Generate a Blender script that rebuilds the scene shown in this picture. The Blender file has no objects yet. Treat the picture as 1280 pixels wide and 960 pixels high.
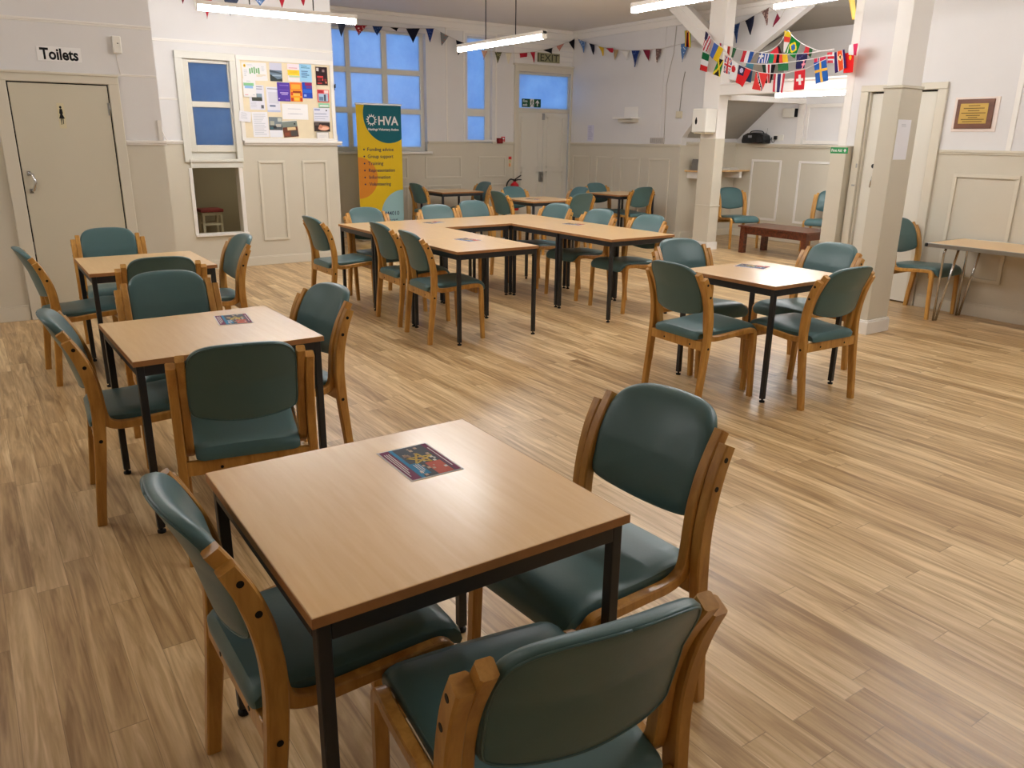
import bpy, bmesh, math, random
from mathutils import Vector, Matrix
C = bpy.context.scene.collection
R = math.radians
PI = math.pi
random.seed(7)

# ------------------------------------------------------------------ mesh builder
class MB:
    """collects shapes and links them as ONE mesh object"""
    def __init__(s):
        s.v = []; s.f = []; s.m = []; s.sm = []
    def add(s, vs, fs, mi=0, smooth=False):
        b = len(s.v); s.v += [tuple(p) for p in vs]
        for f in fs:
            s.f.append([b + i for i in f]); s.m.append(mi); s.sm.append(smooth)
        return s
    def quad(s, a, b, c, d, mi=0): return s.add([a, b, c, d], [(0, 1, 2, 3)], mi)
    def box(s, x0, x1, y0, y1, z0, z1, mi=0, bev=0.0):
        x0, x1 = min(x0, x1), max(x0, x1); y0, y1 = min(y0, y1), max(y0, y1); z0, z1 = min(z0, z1), max(z0, z1)
        if bev <= 0:
            v = [(x, y, z) for z in (z0, z1) for y in (y0, y1) for x in (x0, x1)]
            return s.add(v, [(0, 2, 3, 1), (4, 5, 7, 6), (0, 1, 5, 4), (2, 6, 7, 3), (0, 4, 6, 2), (1, 3, 7, 5)], mi)
        bm = bmesh.new()
        bmesh.ops.create_cube(bm, size=1)
        for v in bm.verts:
            v.co = Vector(((x0 + x1) / 2 + v.co.x * (x1 - x0), (y0 + y1) / 2 + v.co.y * (y1 - y0), (z0 + z1) / 2 + v.co.z * (z1 - z0)))
        bmesh.ops.bevel(bm, geom=bm.edges[:], offset=bev, segments=2, affect='EDGES', profile=.7)
        bm.verts.index_update()
        s.add([v.co[:] for v in bm.verts], [[v.index for v in f.verts] for f in bm.faces], mi)
        bm.free(); return s
    def prism(s, pts, axis, a0, a1, mi=0):
        """closed 2D outline extruded along an axis ('x': pts are (y,z); 'y': (x,z); 'z': (x,y))"""
        n = len(pts)
        def P(p, a):
            return (a, p[0], p[1]) if axis == 'x' else (p[0], a, p[1]) if axis == 'y' else (p[0], p[1], a)
        v = [P(p, a0) for p in pts] + [P(p, a1) for p in pts]
        f = [tuple(range(n - 1, -1, -1)), tuple(range(n, 2 * n))] + [(i, (i + 1) % n, n + (i + 1) % n, n + i) for i in range(n)]
        return s.add(v, f, mi)
    def tube(s, pts, r, n=10, mi=0, caps=True):
        pts = [Vector(p) for p in pts]; rs = r if isinstance(r, (list, tuple)) else [r] * len(pts)
        vs = []; prev = None
        for i, p in enumerate(pts):
            t = (pts[min(i + 1, len(pts) - 1)] - pts[max(i - 1, 0)]).normalized()
            if prev is None:
                u = t.orthogonal().normalized()
            else:
                u = (prev - t * prev.dot(t)).normalized()
            prev = u; w = t.cross(u)
            for k in range(n):
                a = 2 * PI * k / n; vs.append(p + (u * math.cos(a) + w * math.sin(a)) * rs[i])
        fs = [(i * n + k, i * n + (k + 1) % n, (i + 1) * n + (k + 1) % n, (i + 1) * n + k) for i in range(len(pts) - 1) for k in range(n)]
        s.add(vs, fs, mi, True)
        if caps:
            b = len(s.v) - len(vs); m = len(pts) - 1
            s.f.append([b + k for k in range(n)][::-1]); s.m.append(mi); s.sm.append(False)
            s.f.append([b + m * n + k for k in range(n)]); s.m.append(mi); s.sm.append(False)
        return s
    def lathe(s, prof, c=(0, 0, 0), n=20, mi=0):
        vs = [(c[0] + r * math.cos(2 * PI * k / n), c[1] + r * math.sin(2 * PI * k / n), c[2] + z) for r, z in prof for k in range(n)]
        fs = [(i * n + k, i * n + (k + 1) % n, (i + 1) * n + (k + 1) % n, (i + 1) * n + k) for i in range(len(prof) - 1) for k in range(n)]
        s.add(vs, fs, mi, True); b = len(s.v) - len(vs); m = len(prof) - 1
        s.f.append([b + k for k in range(n)][::-1]); s.m.append(mi); s.sm.append(False)
        s.f.append([b + m * n + k for k in range(n)]); s.m.append(mi); s.sm.append(False)
        return s
    def build(s, name, mats, parent=None, loc=(0, 0, 0), rotz=0, sharp=None, bevel=0):
        me = bpy.data.meshes.new(name); me.from_pydata(s.v, [], s.f)
        for m in (mats if isinstance(mats, (list, tuple)) else [mats]): me.materials.append(m)
        for p, mi, sm in zip(me.polygons, s.m, s.sm): p.material_index = mi; p.use_smooth = sm
        bm = bmesh.new(); bm.from_mesh(me); bmesh.ops.recalc_face_normals(bm, faces=bm.faces); bm.to_mesh(me); bm.free()
        if sharp: me.set_sharp_from_angle(angle=R(sharp))
        me.update()
        o = bpy.data.objects.new(name, me); C.objects.link(o); o.location = loc; o.rotation_euler = (0, 0, rotz)
        if parent: o.parent = parent
        if bevel:
            b = o.modifiers.new('edge', 'BEVEL'); b.width = bevel; b.segments = 2; b.limit_method = 'ANGLE'; b.angle_limit = R(40)
        return o

def tag(o, label=None, cat=None, group=None, kind=None):
    if label: o['label'] = label
    if cat: o['category'] = cat
    if group: o['group'] = group
    if kind: o['kind'] = kind
    return o
def empty(name, loc=(0, 0, 0), rotz=0):
    o = bpy.data.objects.new(name, None); C.objects.link(o); o.location = loc; o.rotation_euler = (0, 0, rotz); o.empty_display_size = .1
    return o
def thing(name, label, cat, loc=(0, 0, 0), rotz=0, group=None): return tag(empty(name, loc, rotz), label, cat, group)
def struct(o): o['kind'] = 'structure'; return o
def copy_tree(o, parent=None):
    c = o.copy(); C.objects.link(c)
    if parent: c.parent = parent
    for ch in list(o.children): copy_tree(ch, c)
    return c
def text(body, name, mat, size, M, parent=None, align='LEFT', bold=0.0, width=None, space=1.0):
    """flat lettering; M maps text x->right, y->up, z->out of the surface"""
    cu = bpy.data.curves.new(name, 'FONT'); cu.body = body; cu.size = size; cu.align_x = align; cu.offset = bold; cu.space_character = space
    cu.extrude = .0004; cu.resolution_u = 3
    cu.materials.append(mat)
    tmp = bpy.data.objects.new(name, cu); C.objects.link(tmp); bpy.context.view_layer.update()
    if width: M = M @ Matrix.Diagonal((width / max(tmp.dimensions.x, 1e-6), 1, 1, 1))
    me = bpy.data.meshes.new_from_object(tmp.evaluated_get(bpy.context.evaluated_depsgraph_get()))
    bpy.data.objects.remove(tmp); me.name = name
    o = bpy.data.objects.new(name, me); C.objects.link(o)
    if parent: o.parent = parent
    o.matrix_local = M
    return o
def wall_M(p, facing):
    """text on a wall: facing is the direction the wall faces: '-y' or '-x'"""
    if facing == '-y': r = Matrix(((1, 0, 0), (0, 0, -1), (0, 1, 0)))
    elif facing == '-x': r = Matrix(((0, 0, -1), (-1, 0, 0), (0, 1, 0)))
    else: r = Matrix.Identity(3)
    return Matrix.Translation(p) @ r.to_4x4()

# ------------------------------------------------------------------ materials
def srgb(r, g, b):
    f = lambda c: (c / 255 / 12.92) if c / 255 <= .04045 else ((c / 255 + .055) / 1.055) ** 2.4
    return (f(r), f(g), f(b), 1)
MATS = {}
def mat(name, col, rough=.6, spec=.5, metal=0, noise=0, nscale=8, bump=0, bscale=60, coat=0):
    if name in MATS: return MATS[name]
    m = bpy.data.materials.new(name); m.use_nodes = True; nt = m.node_tree; b = nt.nodes['Principled BSDF']
    b.inputs['Base Color'].default_value = col; b.inputs['Roughness'].default_value = rough
    b.inputs['Specular IOR Level'].default_value = spec; b.inputs['Metallic'].default_value = metal
    b.inputs['Coat Weight'].default_value = coat
    tc = nt.nodes.new('ShaderNodeTexCoord')
    if noise:
        n = nt.nodes.new('ShaderNodeTexNoise'); n.inputs['Scale'].default_value = nscale; n.inputs['Detail'].default_value = 4
        nt.links.new(tc.outputs['Object'], n.inputs['Vector'])
        r = nt.nodes.new('ShaderNodeValToRGB')
        r.color_ramp.elements[0].position = .3; r.color_ramp.elements[1].position = .7
        r.color_ramp.elements[0].color = tuple(c * (1 - noise) for c in col[:3]) + (1,)
        r.color_ramp.elements[1].color = tuple(min(1, c * (1 + noise)) for c in col[:3]) + (1,)
        nt.links.new(n.outputs['Fac'], r.inputs['Fac']); nt.links.new(r.outputs['Color'], b.inputs['Base Color'])
    if bump:
        n2 = nt.nodes.new('ShaderNodeTexNoise'); n2.inputs['Scale'].default_value = bscale; n2.inputs['Detail'].default_value = 3
        nt.links.new(tc.outputs['Object'], n2.inputs['Vector'])
        bp = nt.nodes.new('ShaderNodeBump'); bp.inputs['Strength'].default_value = bump; bp.inputs['Distance'].default_value = .002
        nt.links.new(n2.outputs['Fac'], bp.inputs['Height']); nt.links.new(bp.outputs['Normal'], b.inputs['Normal'])
    MATS[name] = m; return m
def emis(name, col, strength):
    m = bpy.data.materials.new(name); m.use_nodes = True; nt = m.node_tree
    b = nt.nodes['Principled BSDF']; b.inputs['Base Color'].default_value = (.9, .9, .9, 1)
    b.inputs['Emission Color'].default_value = col; b.inputs['Emission Strength'].default_value = strength
    return m
def grain(name, dark, light, scale, rough, axis_stretch, coat=0, bump=.05):
    """wood grain: noise stretched along one axis of the object"""
    m = bpy.data.materials.new(name); m.use_nodes = True; nt = m.node_tree; b = nt.nodes['Principled BSDF']
    tc = nt.nodes.new('ShaderNodeTexCoord'); mp = nt.nodes.new('ShaderNodeMapping'); mp.inputs['Scale'].default_value = axis_stretch
    n = nt.nodes.new('ShaderNodeTexNoise'); n.inputs['Scale'].default_value = scale; n.inputs['Detail'].default_value = 6; n.inputs['Roughness'].default_value = .6; n.inputs['Distortion'].default_value = .4
    r = nt.nodes.new('ShaderNodeValToRGB'); r.color_ramp.elements[0].position = .33; r.color_ramp.elements[1].position = .68
    r.color_ramp.elements[0].color = dark; r.color_ramp.elements[1].color = light
    L = nt.links.new
    L(tc.outputs['Object'], mp.inputs['Vector']); L(mp.outputs['Vector'], n.inputs['Vector']); L(n.outputs['Fac'], r.inputs['Fac']); L(r.outputs['Color'], b.inputs['Base Color'])
    b.inputs['Roughness'].default_value = rough; b.inputs['Coat Weight'].default_value = coat; b.inputs['Coat Roughness'].default_value = .2
    if bump:
        bp = nt.nodes.new('ShaderNodeBump'); bp.inputs['Strength'].default_value = bump; bp.inputs['Distance'].default_value = .001
        L(n.outputs['Fac'], bp.inputs['Height']); L(bp.outputs['Normal'], b.inputs['Normal'])
    MATS[name] = m; return m

def floor_material():
    m = bpy.data.materials.new('vinyl_plank'); m.use_nodes = True; nt = m.node_tree; b = nt.nodes['Principled BSDF']; L = nt.links.new
    N = nt.nodes.new
    def math_(op, a, bb=None):
        n = N('ShaderNodeMath'); n.operation = op
        for i, q in enumerate((a, bb)):
            if q is None: continue
            if isinstance(q, (int, float)): n.inputs[i].default_value = q
            else: L(q, n.inputs[i])
        return n.outputs[0]
    tc = N('ShaderNodeTexCoord'); sp = N('ShaderNodeSeparateXYZ'); L(tc.outputs['Object'], sp.inputs[0])
    W_, L_ = .098, 1.05
    col = math_('FLOOR', math_('DIVIDE', sp.outputs['X'], W_))
    wn = N('ShaderNodeTexWhiteNoise'); wn.noise_dimensions = '1D'; L(col, wn.inputs['W'])
    yy = math_('ADD', math_('DIVIDE', sp.outputs['Y'], L_), math_('MULTIPLY', wn.outputs['Value'], 7.3))
    row = math_('FLOOR', yy)
    cv = N('ShaderNodeCombineXYZ'); L(col, cv.inputs[0]); L(row, cv.inputs[1])
    w2 = N('ShaderNodeTexWhiteNoise'); w2.noise_dimensions = '2D'; L(cv.outputs[0], w2.inputs['Vector'])
    # grain stretched along the plank, shifted for each plank
    gv = N('ShaderNodeCombineXYZ'); L(math_('MULTIPLY', sp.outputs['X'], 17), gv.inputs[0]); L(math_('MULTIPLY', sp.outputs['Y'], 1.15), gv.inputs[1]); L(math_('MULTIPLY', w2.outputs['Value'], 37), gv.inputs[2])
    g1 = N('ShaderNodeTexNoise'); g1.inputs['Scale'].default_value = 1.6; g1.inputs['Detail'].default_value = 5; g1.inputs['Roughness'].default_value = .55; g1.inputs['Distortion'].default_value = .9
    L(gv.outputs[0], g1.inputs['Vector'])
    gv2 = N('ShaderNodeCombineXYZ'); L(math_('MULTIPLY', sp.outputs['X'], 90), gv2.inputs[0]); L(math_('MULTIPLY', sp.outputs['Y'], 5), gv2.inputs[1]); L(math_('MULTIPLY', w2.outputs['Value'], 11), gv2.inputs[2])
    g2 = N('ShaderNodeTexNoise'); g2.inputs['Scale'].default_value = 1.5; g2.inputs['Detail'].default_value = 3; L(gv2.outputs[0], g2.inputs['Vector'])
    # cathedral figure: nested arches along each plank
    px = math_('SUBTRACT', math_('FRACT', math_('DIVIDE', sp.outputs['X'], W_)), math_('ADD', .3, math_('MULTIPLY', w2.outputs['Value'], .4)))
    ring = math_('SINE', math_('ADD', math_('MULTIPLY', math_('MULTIPLY', px, px), 55), math_('ADD', math_('MULTIPLY', sp.outputs['Y'], 13), math_('MULTIPLY', g1.outputs['Fac'], 16))))
    f = math_('ADD', math_('MULTIPLY', w2.outputs['Value'], .34), math_('ADD', math_('MULTIPLY', g1.outputs['Fac'], 1.55), math_('ADD', math_('MULTIPLY', g2.outputs['Fac'], .30), math_('MULTIPLY', ring, .045))))
    f = math_('SUBTRACT', f, .62)
    r = N('ShaderNodeValToRGB'); e = r.color_ramp.elements
    e[0].position = .10; e[0].color = FLOOR_D; e[1].position = .85; e[1].color = FLOOR_L
    k = r.color_ramp.elements.new(.48); k.color = FLOOR_M
    L(f, r.inputs['Fac'])
    # thin plank seams
    fx = math_('FRACT', math_('DIVIDE', sp.outputs['X'], W_)); fy = math_('FRACT', yy)
    sx = math_('LESS_THAN', fx, .018); sy = math_('LESS_THAN', fy, .0028)
    seam = math_('MAXIMUM', sx, sy)
    mx = N('ShaderNodeMixRGB'); mx.inputs['Color2'].default_value = tuple(c * .62 for c in FLOOR_D[:3]) + (1,)
    L(math_('MULTIPLY', seam, .55), mx.inputs['Fac']); L(r.outputs['Color'], mx.inputs['Color1']); L(mx.outputs['Color'], b.inputs['Base Color'])
    rr = N('ShaderNodeMapRange'); rr.inputs['To Min'].default_value = .26; rr.inputs['To Max'].default_value = .40; L(g1.outputs['Fac'], rr.inputs['Value']); L(rr.outputs['Result'], b.inputs['Roughness'])
    bp = N('ShaderNodeBump'); bp.inputs['Strength'].default_value = .12; bp.inputs['Distance'].default_value = .001; L(g2.outputs['Fac'], bp.inputs['Height']); L(bp.outputs['Normal'], b.inputs['Normal'])
    return m

FLOOR_D = srgb(152, 118, 76); FLOOR_M = srgb(197, 164, 117); FLOOR_L = srgb(230, 202, 156)
M_FLOOR = floor_material()
M_WHITE = mat('wall_white_paint', srgb(223, 221, 220), .55, .35, noise=.012, nscale=3, bump=.05, bscale=30)
M_BEIGE = mat('wainscot_paint', srgb(207, 200, 183), .5, .4, noise=.012, nscale=3)
M_TRIMW = mat('trim_white_gloss', srgb(236, 232, 226), .4, .5)
M_TRIMB = mat('trim_stone_gloss', srgb(214, 207, 190), .4, .5)
M_DOORB = mat('door_stone_gloss', srgb(205, 198, 178), .42, .5, noise=.01, nscale=2)
M_DOORW = mat('door_offwhite', srgb(222, 218, 206), .42, .5, noise=.01, nscale=2)
M_FRAME = mat('window_frame_paint', srgb(220, 218, 208), .4, .5)
M_CEIL = mat('ceiling_paint', srgb(228, 223, 216), .7, .2)
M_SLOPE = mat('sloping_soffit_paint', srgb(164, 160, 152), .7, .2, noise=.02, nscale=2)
M_HATCH = mat('hatch_wall_olive', srgb(170, 160, 132), .7, .2)
M_VINYL = mat('teal_vinyl', srgb(72, 104, 106), .36, .5, noise=.05, nscale=5, bump=.10, bscale=140)
M_WOOD = grain('varnished_beech_frame', srgb(166, 114, 46), srgb(206, 154, 76), 9, .36, (3, 3, .5), coat=.15, bump=.02)
M_TOP = grain('beech_laminate', srgb(227, 184, 124), srgb(234, 195, 137), 6, .30, (9, .7, 1), coat=.45, bump=.02)
M_EDGE = mat('beech_lipping', srgb(168, 118, 72), .5, .4, noise=.08, nscale=30)
M_STEEL = mat('black_steel', srgb(34, 36, 40), .42, .5)
M_RUBBER = mat('black_rubber', srgb(16, 16, 16), .6, .3)
M_SCREW = mat('black_bolt', srgb(20, 16, 12), .5, .3)
M_DARKWOOD = grain('dark_oak', srgb(64, 26, 12), srgb(112, 52, 24), 5, .33, (.8, 6, 6), coat=.3, bump=.03)
M_CHROME = mat('chrome', srgb(205, 205, 205), .18, .5, 1)
M_STEELG = mat('brushed_steel', srgb(168, 168, 165), .32, .5, 1)
M_PAPER = mat('white_paper', srgb(238, 236, 235), .7, .2)
M_INK = mat('black_ink', srgb(22, 22, 26), .7, .2)
M_GREYINK = mat('grey_print', srgb(150, 150, 165), .7, .2)
M_PLASTIC = mat('white_plastic', srgb(232, 229, 220), .35, .5)
M_BLACKP = mat('black_plastic', srgb(18, 18, 20), .35, .5)
M_RED = mat('red_enamel', srgb(190, 26, 34), .3, .5)
M_GREEN = mat('safety_green', srgb(16, 78, 44), .45, .4)
M_GREEN2 = mat('first_aid_green', srgb(38, 140, 78), .45, .4)
def flat(r, g, b): return mat('print_%d_%d_%d' % (r, g, b), srgb(r, g, b), .6, .25)
LAMP_POWER = 60.0
M_LAMP = emis('lit_tube', (.985, .99, 1, 1), LAMP_POWER)

def glass_frosted(name, albedo, gloss):
    m = bpy.data.materials.new(name); m.use_nodes = True; nt = m.node_tree; L = nt.links.new
    for n in list(nt.nodes): nt.nodes.remove(n)
    o = nt.nodes.new('ShaderNodeOutputMaterial'); t = nt.nodes.new('ShaderNodeBsdfTranslucent'); g = nt.nodes.new('ShaderNodeBsdfGlossy'); x = nt.nodes.new('ShaderNodeMixShader')
    tc = nt.nodes.new('ShaderNodeTexCoord'); n = nt.nodes.new('ShaderNodeTexNoise'); n.inputs['Scale'].default_value = 2.2; n.inputs['Detail'].default_value = 8; n.inputs['Roughness'].default_value = .65
    r = nt.nodes.new('ShaderNodeValToRGB'); r.color_ramp.elements[0].position = .3; r.color_ramp.elements[1].position = .75
    r.color_ramp.elements[0].color = (albedo * .72, albedo * .76, albedo * .84, 1); r.color_ramp.elements[1].color = (albedo, albedo, albedo, 1)
    L(tc.outputs['Object'], n.inputs['Vector']); L(n.outputs['Fac'], r.inputs['Fac']); L(r.outputs['Color'], t.inputs['Color'])
    g.inputs['Roughness'].default_value = gloss; x.inputs['Fac'].default_value = .08
    L(t.outputs[0], x.inputs[1]); L(g.outputs[0], x.inputs[2]); L(x.outputs[0], o.inputs['Surface'])
    return m
M_PANE = glass_frosted('frosted_dusk_glass', .9, .3)
M_PANE2 = glass_frosted('dark_dusk_glass', .72, .02)
# ------------------------------------------------------------------ camera, world
TH = 0.6055; PITCH = 0.3045; ROLL = 0.0119; EYE = 1.5294
cam = bpy.data.cameras.new('camera'); co = bpy.data.objects.new('camera', cam); C.objects.link(co)
cam.sensor_width = 36; cam.sensor_fit = 'HORIZONTAL'; cam.lens = 979.11 / 1280 * 36; cam.clip_start = .05
co.matrix_world = Matrix.Translation((0, 0, EYE)) @ (Matrix.Rotation(-TH, 4, 'Z') @ Matrix.Rotation(PI / 2 - PITCH, 4, 'X') @ Matrix.Rotation(ROLL, 4, 'Z'))
bpy.context.scene.camera = co
w = bpy.data.worlds.new('dusk'); bpy.context.scene.world = w; w.use_nodes = True
w.node_tree.nodes['Background'].inputs[0].default_value = (.21, .47, 1.0, 1); w.node_tree.nodes['Background'].inputs[1].default_value = 1.05
vs = bpy.context.scene.view_settings
vs.view_transform = 'Standard'; vs.look = 'None'; vs.gamma = 1; vs.use_curve_mapping = False; vs.exposure = 0.28
bpy.context.scene.cycles.use_denoising = True
bpy.context.scene.cycles.max_bounces = 8; bpy.context.scene.cycles.diffuse_bounces = 5

# ------------------------------------------------------------------ room shell
H = 3.33; DADO = 1.45
XR, XF, XB = 7.57, 9.42, 10.72          # right wall, far wall, back of the alcove
YT, YN, YW = 7.72, 9.68, 11.83          # toilet wall, notice-board wall, window wall
X0, Y0 = -2.6, -2.6

def wall(name, axis, p, th, a0, a1, z0, z1, holes=(), split=DADO, mats=None):
    """a wall on the plane axis=p, thickness th away from the room, with real openings"""
    As = sorted({a0, a1, *[h[0] for h in holes], *[h[1] for h in holes]}); As = [a for a in As if a0 <= a <= a1]
    Zs = sorted({z0, z1, split, *[h[2] for h in holes], *[h[3] for h in holes]}); Zs = [z for z in Zs if z0 <= z <= z1]
    def solid(i, j):
        if not (0 <= i < len(As) - 1 and 0 <= j < len(Zs) - 1): return False
        a, z = (As[i] + As[i + 1]) / 2, (Zs[j] + Zs[j + 1]) / 2
        return not any(h[0] < a < h[1] and h[2] < z < h[3] for h in holes)
    def P(a, d, z): return (a, p + d, z) if axis == 'y' else (p + d, a, z)
    b = MB()
    for i in range(len(As) - 1):
        for j in range(len(Zs) - 1):
            if not solid(i, j): continue
            A, B, z, Z = As[i], As[i + 1], Zs[j], Zs[j + 1]; mi = 1 if Z <= split + 1e-6 else 0
            b.quad(P(A, 0, z), P(B, 0, z), P(B, 0, Z), P(A, 0, Z), mi); b.quad(P(A, th, z), P(B, th, z), P(B, th, Z), P(A, th, Z), mi)
            if not solid(i - 1, j): b.quad(P(A, 0, z), P(A, th, z), P(A, th, Z), P(A, 0, Z), 0 if mi == 0 else 1)
            if not solid(i + 1, j): b.quad(P(B, 0, z), P(B, th, z), P(B, th, Z), P(B, 0, Z), mi)
            if not solid(i, j - 1): b.quad(P(A, 0, z), P(B, 0, z), P(B, th, z), P(A, th, z), mi)
            if not solid(i, j + 1): b.quad(P(A, 0, Z), P(B, 0, Z), P(B, th, Z), P(A, th, Z), mi)
    return struct(b.build(name, mats or [M_WHITE, M_BEIGE]))

struct(MB().box(X0 - .15, XB + .15, Y0 - .15, YW + .15, -.12, 0).build('floor', M_FLOOR))
cb = MB()
cb.box(X0 - .15, 4.0, Y0 - .15, YN + .2, H, H + .12); cb.box(4.0, XF, Y0 - .15, YW + .15, H, H + .12); cb.box(XF, XF + .12, 6.72, YW + .15, H, H + .12)
struct(cb.build('ceiling', M_CEIL))

WIN1 = (4.50, 6.45, 1.30, 3.08); WIN2 = (7.22, 7.71, 1.44, 3.10); DOOR = (8.25, 9.40, 0.0, 2.62)
wall('wall_window', 'y', YW, .20, 4.0, XF + .2, 0, H, [WIN1, WIN2, DOOR])
WINN = (2.245, 2.752, 1.255, 2.32); HATCH = (2.235, 2.755, .41, 1.16)
wall('wall_noticeboard', 'y', YN, .14, 1.57, 4.0, 0, H, [WINN, HATCH])
wall('wall_toilets', 'y', YT, .14, X0, 1.43, 0, H)
wall('wall_toilets_return', 'x', 1.57, -.14, YT, YN, 0, H)
wall('wall_noticeboard_return', 'x', 4.0, -.14, YN + .14, YW + .2, 0, H)
wall('wall_left', 'x', X0, -.14, Y0, YT, 0, H)
wall('wall_front', 'y', Y0, -.14, X0, XR, 0, H)
RDOOR = (4.10, 4.79, 0, 2.0)
wall('wall_right', 'x', XR, .14, Y0, 5.0, 0, H, [RDOOR])
wall('wall_alcove_right', 'y', 5.0, -.14, XR + .14, XB + .14, 0, H)
wall('wall_alcove_back', 'x', XB, .14, 4.86, 9.19, 0, 3.12)
wall('wall_alcove_left', 'y', 9.05, .14, XF + .12, XB, 0, 1.62, split=1.5)
# far wall with its sloping cut where the lean-to roof comes down
fb = MB(); out = [(9.05, 0), (9.05, 1.56), (8.838, 1.785), (7.834, 2.707), (7.0, 3.19), (6.72, H), (YW, H), (YW, 0)]
for pts, mi in (([(9.05, 0), (9.05, DADO), (YW, DADO), (YW, 0)], 1), ([(9.05, DADO)] + out[1:7] + [(YW, DADO)], 0)):
    fb.prism(pts, 'x', XF, XF + .12, mi)
struct(fb.build('wall_far', [M_WHITE, M_BEIGE]))
# sloping soffit over the alcove
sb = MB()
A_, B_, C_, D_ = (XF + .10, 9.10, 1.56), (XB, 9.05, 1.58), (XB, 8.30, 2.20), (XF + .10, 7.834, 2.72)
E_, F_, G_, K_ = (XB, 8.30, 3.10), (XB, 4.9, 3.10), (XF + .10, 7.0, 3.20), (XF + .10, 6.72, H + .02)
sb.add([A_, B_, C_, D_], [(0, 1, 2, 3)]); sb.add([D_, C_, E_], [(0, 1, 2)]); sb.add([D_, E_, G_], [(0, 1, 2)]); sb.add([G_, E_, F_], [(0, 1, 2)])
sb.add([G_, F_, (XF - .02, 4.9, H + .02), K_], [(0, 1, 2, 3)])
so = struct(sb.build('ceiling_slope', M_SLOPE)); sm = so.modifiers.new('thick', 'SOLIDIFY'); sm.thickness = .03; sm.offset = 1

TN = [0]
def trim(b, m, name=None):
    TN[0] += 1
    return struct(b.build(name or 'trim_%d' % TN[0], m, bevel=.003))
def P_(axis, p, d, a0, a1, z0, z1, b, sgn):
    """bar on a wall plane sticking out d into the room (sgn: direction into the room)"""
    if axis == 'y': b.box(a0, a1, p, p + sgn * d, z0, z1)
    else: b.box(p, p + sgn * d, a0, a1, z0, z1)
    return b
def moulding(axis, p, a0, a1, z0, z1, m, w=.028, d=.014, sgn=-1):
    b = MB()
    P_(axis, p, d, a0, a1, z1 - w, z1, b, sgn); P_(axis, p, d, a0, a1, z0, z0 + w, b, sgn)
    P_(axis, p, d, a0, a0 + w, z0 + w, z1 - w, b, sgn); P_(axis, p, d, a1 - w, a1, z0 + w, z1 - w, b, sgn)
    return trim(b, m)
def rail(axis, p, a0, a1, z, m, h=.022, d=.026, sgn=-1, name=None):
    b = MB(); P_(axis, p, d, a0, a1, z - h / 2, z + h / 2, b, sgn); P_(axis, p, d * .55, a0, a1, z - h * 1.3, z - h / 2, b, sgn)
    return trim(b, m, name)
# dado rails
rail('y', YW, 6.46, 7.22, DADO, M_TRIMB); rail('y', YW, 7.71, 8.16, DADO, M_TRIMB); rail('x', XF, 9.05, YW, DADO, M_TRIMB)
rail('y', YN, 2.84, 4.05, DADO, M_TRIMW, h=.028, d=.05); rail('y', YN, 1.57, 2.17, DADO, M_TRIMW)
rail('y', YT, 1.26, 1.59, DADO + .01, M_TRIMW)
rail('x', XR, -2.6, 4.0, DADO + .01, M_TRIMB); rail('x', XB, 5.0, 9.05, DADO + .02, M_TRIMB, h=.03, d=.05); rail('y', 9.05, XF + .12, XB, DADO + .03, M_TRIMB, d=.03)
# cornices, picture rails
for a in (('y', YW, 4.0, XF), ('x', XF, 6.9, YW)):
    b = MB(); P_(a[0], a[1], .05, a[2], a[3], H - .05, H, b, -1); P_(a[0], a[1], .025, a[2], a[3], H - .14, H - .05, b, -1); trim(b, M_TRIMW)
rail('y', YN, 1.57, 4.0, 2.50, M_TRIMW, h=.016, d=.014); rail('y', YN, 1.57, 2.16, 1.90, M_TRIMW, h=.012, d=.008)
rail('y', YT, X0, 1.57, 2.385, M_TRIMW, h=.016, d=.014); rail('y', YT, 1.26, 1.57, 2.0, M_TRIMW, h=.01, d=.008)
# vertical battens and wall panels
b = MB(); P_('y', YW, .012, 6.81, 6.835, DADO, 3.19, b, -1); P_('y', YW, .012, 6.81, 8.1, 3.165, 3.19, b, -1); trim(b, M_TRIMW)
moulding('y', YW, 7.14, 7.80, DADO + .01, 3.17, M_TRIMW, w=.03, d=.012)
for z in [2.74 + .085 * i for i in range(6)]:
    b = MB(); P_('y', YW, .012, 8.15, 9.42, z, z + .078, b, -1); trim(b, M_TRIMW)
for a0, a1 in ((6.40, 7.09), (5.72, 6.08), (7.43, 7.99)): moulding('y', YW, a0, a1, .87, 1.22, M_TRIMB)
for a0, a1 in ((6.40, 7.09), (7.43, 7.99), (5.5, 6.08)): moulding('y', YW, a0, a1, .2, .76, M_TRIMB)
for a0, a1 in ((11.23, 11.72), (10.60, 11.06), (9.94, 10.42), (9.26, 9.74)): moulding('x', XF, a0, a1, .28, 1.235, M_TRIMB)
for a0, a1 in ((2.99, 3.31), (3.525, 3.845)): moulding('y', YN, a0, a1, .295, 1.235, M_TRIMB)
for a0, a1 in ((8.12, 8.70), (7.20, 7.80), (6.3, 6.9)): moulding('x', XB, a0, a1, .30, 1.24, M_TRIMW, w=.034)
moulding('x', XR, 3.26, 3.83, .32, 1.265, M_TRIMB, w=.032, d=.02); moulding('x', XR, 2.3, 2.95, .32, 1.265, M_TRIMB, w=.032, d=.02)
b = MB(); P_('x', XR, .012, 3.385, 3.43, DADO, H, b, -1); trim(b, M_TRIMW)
b = MB(); P_('x', XF, .008, 9.52, 9.60, DADO, H, b, -1); trim(b, M_WHITE)
b = MB(); P_('x', XB, .03, 7.79, 7.90, DADO + .03, 2.08, b, -1); P_('x', XB, .03, 7.04, 7.11, DADO + .03, 2.08, b, -1); trim(b, M_TRIMW)
moulding('x', XB, 7.13, 7.77, DADO + .04, 2.06, M_TRIMW, w=.05, d=.02)
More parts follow.
